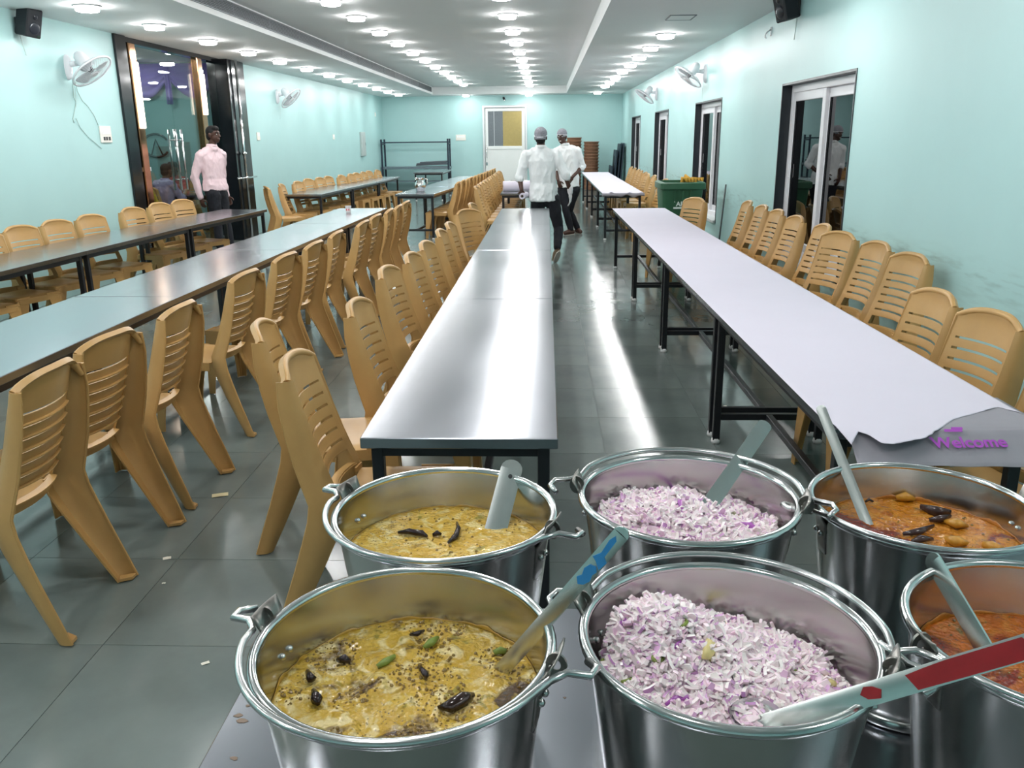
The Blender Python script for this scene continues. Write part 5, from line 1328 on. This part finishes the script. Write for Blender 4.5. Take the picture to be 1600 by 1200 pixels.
def person(label, loc, J, skin, top, legs, shoes, cap, look, pal=((1, 0, 0), (-1, 0, 0)), curl=(.5, .5), handdir=None, hem=.80, sleeve='short', glove=None, seed=0, sc=1.0, rt=None, smile=False, seated=False, tuck=False):
    """J: joints relative to loc. keys: head, neck, sL, sR, eL, eR, wL, wR, hip, hL, hR, kL, kR, aL, aR, tL, tR (toes)"""
    t = thing('person', label, 'person', loc); J = {k: Vector(v) for k, v in J.items()}
    f = Vector(look).normalized(); rt = Vector(rt) if rt else f.cross(Vector((0, 0, 1)))
    B = MB(); P, q = head(B, J['head'], f, rt, sc)
    B.chain([J['head']+Vector((0, 0, -.05)), J['neck']], [.052, .060]); chest = (J['neck']+J['hip'])/2+Vector((0, 0, .10)); side = (J['sR']-J['sL']).normalized(); fr = Vector((0, 0, 1)).cross(side)
    qq = Matrix((side, fr, Vector((0, 0, 1)))).transposed()
    B.ball(chest, (.12, .070, .17), 16, 10, qq); B.ball(J['hip']+Vector((0, 0, .05)), (.12, .075, .13), 16, 10, qq); B.chain([chest, J['hip']], [.07, .07])
    for s in 'LR':
        B.chain([J['neck']+Vector((0, 0, -.05)), J['s'+s]+Vector((0, 0, -.02)), J['e'+s], J['w'+s]], [.05, .044, .038, .027])
        hd = (J['w'+s]-J['e'+s]).normalized() if not handdir or handdir.get(s) is None else Vector(handdir[s])
        hand(B, J['w'+s], hd, pal['LR'.index(s)], curl['LR'.index(s)], 1.0, 1 if s == 'L' else -1)
        B.chain([J['h'+s], J['k'+s], J['a'+s]], [.080, .052, .036])
        B.chain([J['a'+s], J['a'+s]+Vector((0, 0, -.02)), J['t'+s]], [.036, .036, .028])
    remesh('body', B, skin, t, .0075, 3)
    S = MB(); ringsz = []
    nz_ = J['neck'].z; sh = (J['sL']+J['sR'])/2; hp = J['hip']
    prof = [(0.0, .075, .07), (.035, .13, .085), (.08, .185, .10), (.16, .195, .118), (.30, .180, .118), (.44, .168, .112)]
    cz = lambda dz: sh.lerp(hp, min(1, dz/.52))
    rings = []
    for dz, rx, ry in prof:
        c = cz(dz); c = Vector((c.x, c.y, nz_-.0-dz)); rings.append(ell(c, side, fr, rx, ry))
    zb = hem; zz = nz_-.44
    while zz > zb+.05:
        zz -= .08; zz = max(zz, zb); rings.append(ell(Vector((hp.x, hp.y, zz)), side, fr, .180+.05*(nz_-.44-zz), .132+.05*(nz_-.44-zz)))
    S.loft(rings[::-1])
    for s in 'LR':
        w_ = J['e'+s].lerp(J['w'+s], .12 if sleeve == 'short' else .93)
        S.cap(J['neck']+Vector((0, 0, -.035)), J['s'+s]+Vector((0, 0, -.005)), .078, .070); S.chain([J['s'+s], J['e'+s], w_], [.070, .056, .056 if sleeve == 'short' else .040])
        if sleeve == 'short': S.cap(J['e'+s].lerp(w_, -.2), w_, .060, .060)
    S.tube([J['neck']+Vector((.0, 0, -.03)), J['neck']+Vector((0, 0, .035))], [.085, .066], 18)
    so = remesh('shirt', S, top, t, .0085, 2, .012, 11, seed)
    # collar, placket, buttons
    cb = MB(); nk = J['neck']+Vector((0, 0, .022))
    cb.sheet(lambda u, v: nk+(side*math.cos(2*PI*u+PI/2+.12)*(.062+.016*v)+fr*math.sin(2*PI*u+PI/2+.12)*(.058+.016*v))+Vector((0, 0, .022-.040*v+.010*math.sin(PI*v))), 22, 4, .003)
    cb.build('collar', top, so, True)
    if not seated:
        L = MB(); L.chain([J['hip']+Vector((0, 0, .12)), J['hip']], [.115, .125]); L.ball(J['hip'], (.165, .115, .13), 16, 10, qq)
        for s in 'LR': L.chain([J['h'+s], J['h'+s].lerp(J['k'+s], .5), J['k'+s], J['k'+s].lerp(J['a'+s], .45), J['a'+s]+(J['k'+s]-J['a'+s])*.06], [.105, .086, .066, .062, .050])
    else:
        L = MB(); L.ball(J['hip'], (.165, .13, .12), 16, 10, qq)
        for s in 'LR': L.chain([J['h'+s], J['k'+s], J['a'+s]], [.10, .075, .055])
    remesh('trousers', L, legs, t, .009, 2, .008, 12, seed+4)
    for s in 'LR':
        sm = MB(); a = J['a'+s]; tt = J['t'+s]; dv = (tt-a); heel = a-Vector((dv.x, dv.y, 0)).normalized()*.045+Vector((0, 0, -.035)) if abs(dv.z) < .12 else a+Vector((0, 0, -.03))
        sm.chain([heel, a.lerp(tt, .4)+Vector((0, 0, -.015)), tt], [.040, .046, .036]); sh_ = remesh('shoe', sm, shoes, t, .007, 2)
        sl = MB(); up_ = Vector((0, 0, 1)); dd = (tt-heel).normalized(); sd = dd.cross(up_).normalized(); nn = sd.cross(dd)
        pts = [heel-dd*.035, heel+sd*.034, a.lerp(tt, .45)+Vector((0, 0, -.02))+sd*.040, tt+sd*.034, tt+dd*.036, tt-sd*.034, a.lerp(tt, .45)+Vector((0, 0, -.02))-sd*.040, heel-sd*.034]
        o_ = -.034; sl.add([p+nn*o_ for p in pts]+[p+nn*(o_-.014) for p in pts], [tuple(range(8)), tuple(range(8, 16))[::-1]]+[(k, 8+k, 8+(k+1) % 8, (k+1) % 8) for k in range(8)]); sl.build('sole', 'sole', sh_)
    # hair and cap
    h = MB(); h.ball(P(0, -.016, .034), (.079*sc, .092*sc, .086*sc), 18, 12, q); h.ball(P(0, -.045, -.02), (.072*sc, .060*sc, .075*sc), 14, 9, q)
    if cap is None: h.ball(P(0, .030, .075), (.066*sc, .055*sc, .040*sc), 14, 9, q); h.ball(P(.02, .05, .085), (.045*sc, .03*sc, .03*sc), 12, 8, q)
    remesh('hair', h, 'hair', t, .007, 2)
    if cap:
        c_ = MB(); c_.ball(P(0, -.010, .042), (.086*sc, .104*sc, .088*sc), 20, 12, q); c_.ball(P(0, -.05, .0), (.078*sc, .062*sc, .07*sc), 14, 9, q)
        co = remesh('net_cap', c_, 'net_cap', t, .007, 2)
        n = 28; MB().tube([P(math.cos(2*PI*k/n)*.084, math.sin(2*PI*k/n)*.100-.008, .020-.028*(1 if math.sin(2*PI*k/n) < 0 else .0)*abs(math.sin(2*PI*k/n))+.012*max(0, math.sin(2*PI*k/n))) for k in range(n)], .006, 6, True).build('band', 'net_band', co, True)
    for s in (-1, 1):
        ey = MB(); ey.ball(P(s*.031, .080, .0), (.0125*sc, .008*sc, .0075*sc), 10, 6, q); e = ey.build('eye', 'eye_white', t, True)
        MB().ball(P(s*.031, .0865, .0), (.006*sc, .004*sc, .006*sc), 8, 6, q).build('iris', 'hair', e, True)
        MB().chain([P(s*.014, .090, .024), P(s*.032, .090, .029), P(s*.050, .078, .024)], [.004, .005, .003], 6).build('eyebrow', 'hair', t, True)
    if smile: MB().ball(P(0, .093, -.068), (.020*sc, .006*sc, .0055*sc), 10, 6, q).build('teeth', 'eye_white', t, True)
    if glove:
        g = MB(); s = glove; hd = (J['w'+s]-J['e'+s]).normalized() if not handdir or handdir.get(s) is None else Vector(handdir[s])
        hand(g, J['w'+s], hd, pal['LR'.index(s)], curl['LR'.index(s)], 1.16, 1 if s == 'L' else -1); g.cap(J['w'+s]-hd*.05, J['w'+s], .040, .038); remesh('plastic_glove', g, 'glove', t, .0075, 1, .004, 30, 3)
    return t, P
def rel(loc, d): return {k: Vector(v)-Vector(loc) for k, v in d.items()}
# worker walking away beside the central table
Y1 = 11.62; L1 = (-.02, Y1, 0)
p1 = lambda u, v, dy=0.0: at_y(u, v, Y1+dy)
J1 = dict(head=p1(845, 214), neck=p1(845, 232), sL=p1(822, 243), sR=p1(869, 243), eL=p1(812, 277, -.03), eR=p1(884, 273, -.04), wL=p1(815, 297, -.10), wR=p1(891, 300, .02),
          hip=p1(849, 308), hL=p1(841, 312), hR=p1(863, 313), kL=p1(838, 362, .22), kR=p1(873, 356, .02), aL=p1(838, 402, .30), aR=p1(871, 391, -.22), tL=p1(838, 405, .44), tR=p1(866, 408, -.14))
J1['aL'].z = .075; J1['tL'].z = .035; J1['tR'].z = .045; J1['aR'].z = .20
t1, _ = person('worker in white shirt and hair net walking away beside central table', L1, rel(L1, J1), 'skin_mid', 'shirt_white', 'trouser_dark', 'shoe_tan', True, (.08, 1, -.05), pal=((.3, .9, .2), (-.9, .2, 0)), curl=(1.3, .35), handdir={'L': (.15, .35, -.75), 'R': (.05, .15, -1)}, hem=.775, glove='R', seed=2)
rp = J1['wL']+Vector((.03, .075, -.075))
paper_roll(rp, (.15, 1, 0), .30, .040, 'thin paper roll held in left hand of the walking worker')
# smiling worker facing the camera
Y2 = 14.9; L2 = (.38, Y2, 0)
p2 = lambda u, v, dy=0.0: at_y(u, v, Y2+dy)
J2 = dict(head=p2(878, 213), neck=p2(883, 228), sR=p2(868, 238, .02), sL=p2(902, 236, -.02), eR=p2(867, 262, .03), eL=p2(910, 260, .05), wR=p2(872, 282, -.12), wL=p2(895, 276, -.14),
          hip=p2(888, 292), hR=p2(880, 296), hL=p2(897, 296), kR=p2(885, 330, -.08), kL=p2(889, 330, .10), aR=p2(892, 357, -.05), aL=p2(903, 357, .16), tR=p2(883, 364, -.14), tL=p2(907, 361, .05))
J2['aR'].z = .08; J2['aL'].z = .08; J2['tR'].z = .037; J2['tL'].z = .037
person('smiling worker in white shirt and hair net facing the camera', L2, rel(L2, J2), 'skin_mid', 'shirt_white', 'trouser_dark', 'shoe_brown', True, (-.35, -1, -.10), pal=((-.4, .8, 0), (.5, .8, 0)), curl=(.8, .8), handdir={'L': (-.55, -.2, -.8), 'R': (.3, -.1, -.9)}, hem=.80, seed=5, smile=True)
# man in pink at the glass entrance
Y3 = 12.35; L3 = (-4.78, Y3, 0)
p3 = lambda u, v, dy=0.0: at_y(u, v, Y3+dy)
J3 = dict(head=p3(333, 210), neck=p3(331, 230), sR=p3(313, 243, -.13), sL=p3(346, 242, .15), eR=p3(304, 278, -.17), eL=p3(347, 280, .24), wR=p3(314, 310, -.16), wL=p3(356, 306, .24),
          hip=p3(337, 300), hR=p3(333, 304, -.09), hL=p3(345, 304, .09), kR=p3(340, 352, -.09), kL=p3(354, 350, .10), aR=p3(345, 392, -.10), aL=p3(362, 392, .10), tR=p3(357, 398, -.13), tL=p3(375, 396, .10))
for s in 'LR': J3['a'+s].z = .08; J3['t'+s].z = .037
person('man in pale pink shirt and dark trousers standing by the glass entrance', L3, rel(L3, J3), 'skin_mid', 'shirt_pink', 'trouser_dark', 'shoe_brown', None, (1, -.25, 0), pal=((0, -1, 0), (.3, 1, 0)), curl=(.7, .7), hem=.93, sleeve='long', seed=8, sc=1.02)
# diners behind the glass
def diner(x, y, ang, top, label, seed):
    a = math.radians(ang); f = Vector((-math.sin(a), math.cos(a), 0)); r = Vector((math.cos(a), math.sin(a), 0)); U = Vector((0, 0, 1))
    V = lambda fx, rx, z: f*fx+r*rx+U*z
    J = dict(head=V(.10, 0, 1.17), neck=V(.04, 0, 1.01), sL=V(.02, -.17, .95), sR=V(.02, .17, .95), eL=V(.12, -.24, .72), eR=V(.14, .24, .72), wL=V(.34, -.12, .80), wR=V(.34, .12, .82), hip=V(0, 0, .52), hL=V(.02, -.09, .50), hR=V(.02, .09, .50), kL=V(.42, -.11, .49), kR=V(.42, .11, .49), aL=V(.40, -.11, .09), aR=V(.40, .11, .09), tL=V(.52, -.11, .037), tR=V(.52, .11, .037))
    person(label, (x, y, 0), J, 'skin_dark', top, 'trouser_dark', 'shoe_brown', None, f, pal=((0, 0, -1), (0, 0, -1)), curl=(.6, .6), hem=.50, seed=seed, seated=True)
q1 = at_z(215, 262, .95); q2 = at_z(257, 258, .95)
for (u, y, ang, top, lab, sd) in ((206, 12.95, 10, 'cloth_yellow', 'seated diner in yellow and green shirt behind the glass, leftmost', 3), (252, 14.0, -25, 'cloth_lilac', 'seated diner in lilac and yellow shirt leaning forward behind glass', 6), (277, 15.3, 160, 'cloth_red', 'seated diner in red facing the hall behind the glass', 9)):
    p = at_y(u, 262, y); diner(p.x, y, ang, top, lab, sd)
    a = math.radians(ang); chair(p.x-math.sin(a)*.02, y+math.cos(a)*.02, ang, 'brown plastic chair under the %s diner behind glass' % {3: 'yellow', 6: 'lilac', 9: 'red'}[sd], 'chairs behind the glass')
pm = at_y(248, 262, 14.65)
table((pm.x-1.0, 14.66), (pm.x+1.0, 14.66), .5, 'steel dining table behind the glass', 'tables behind the glass')
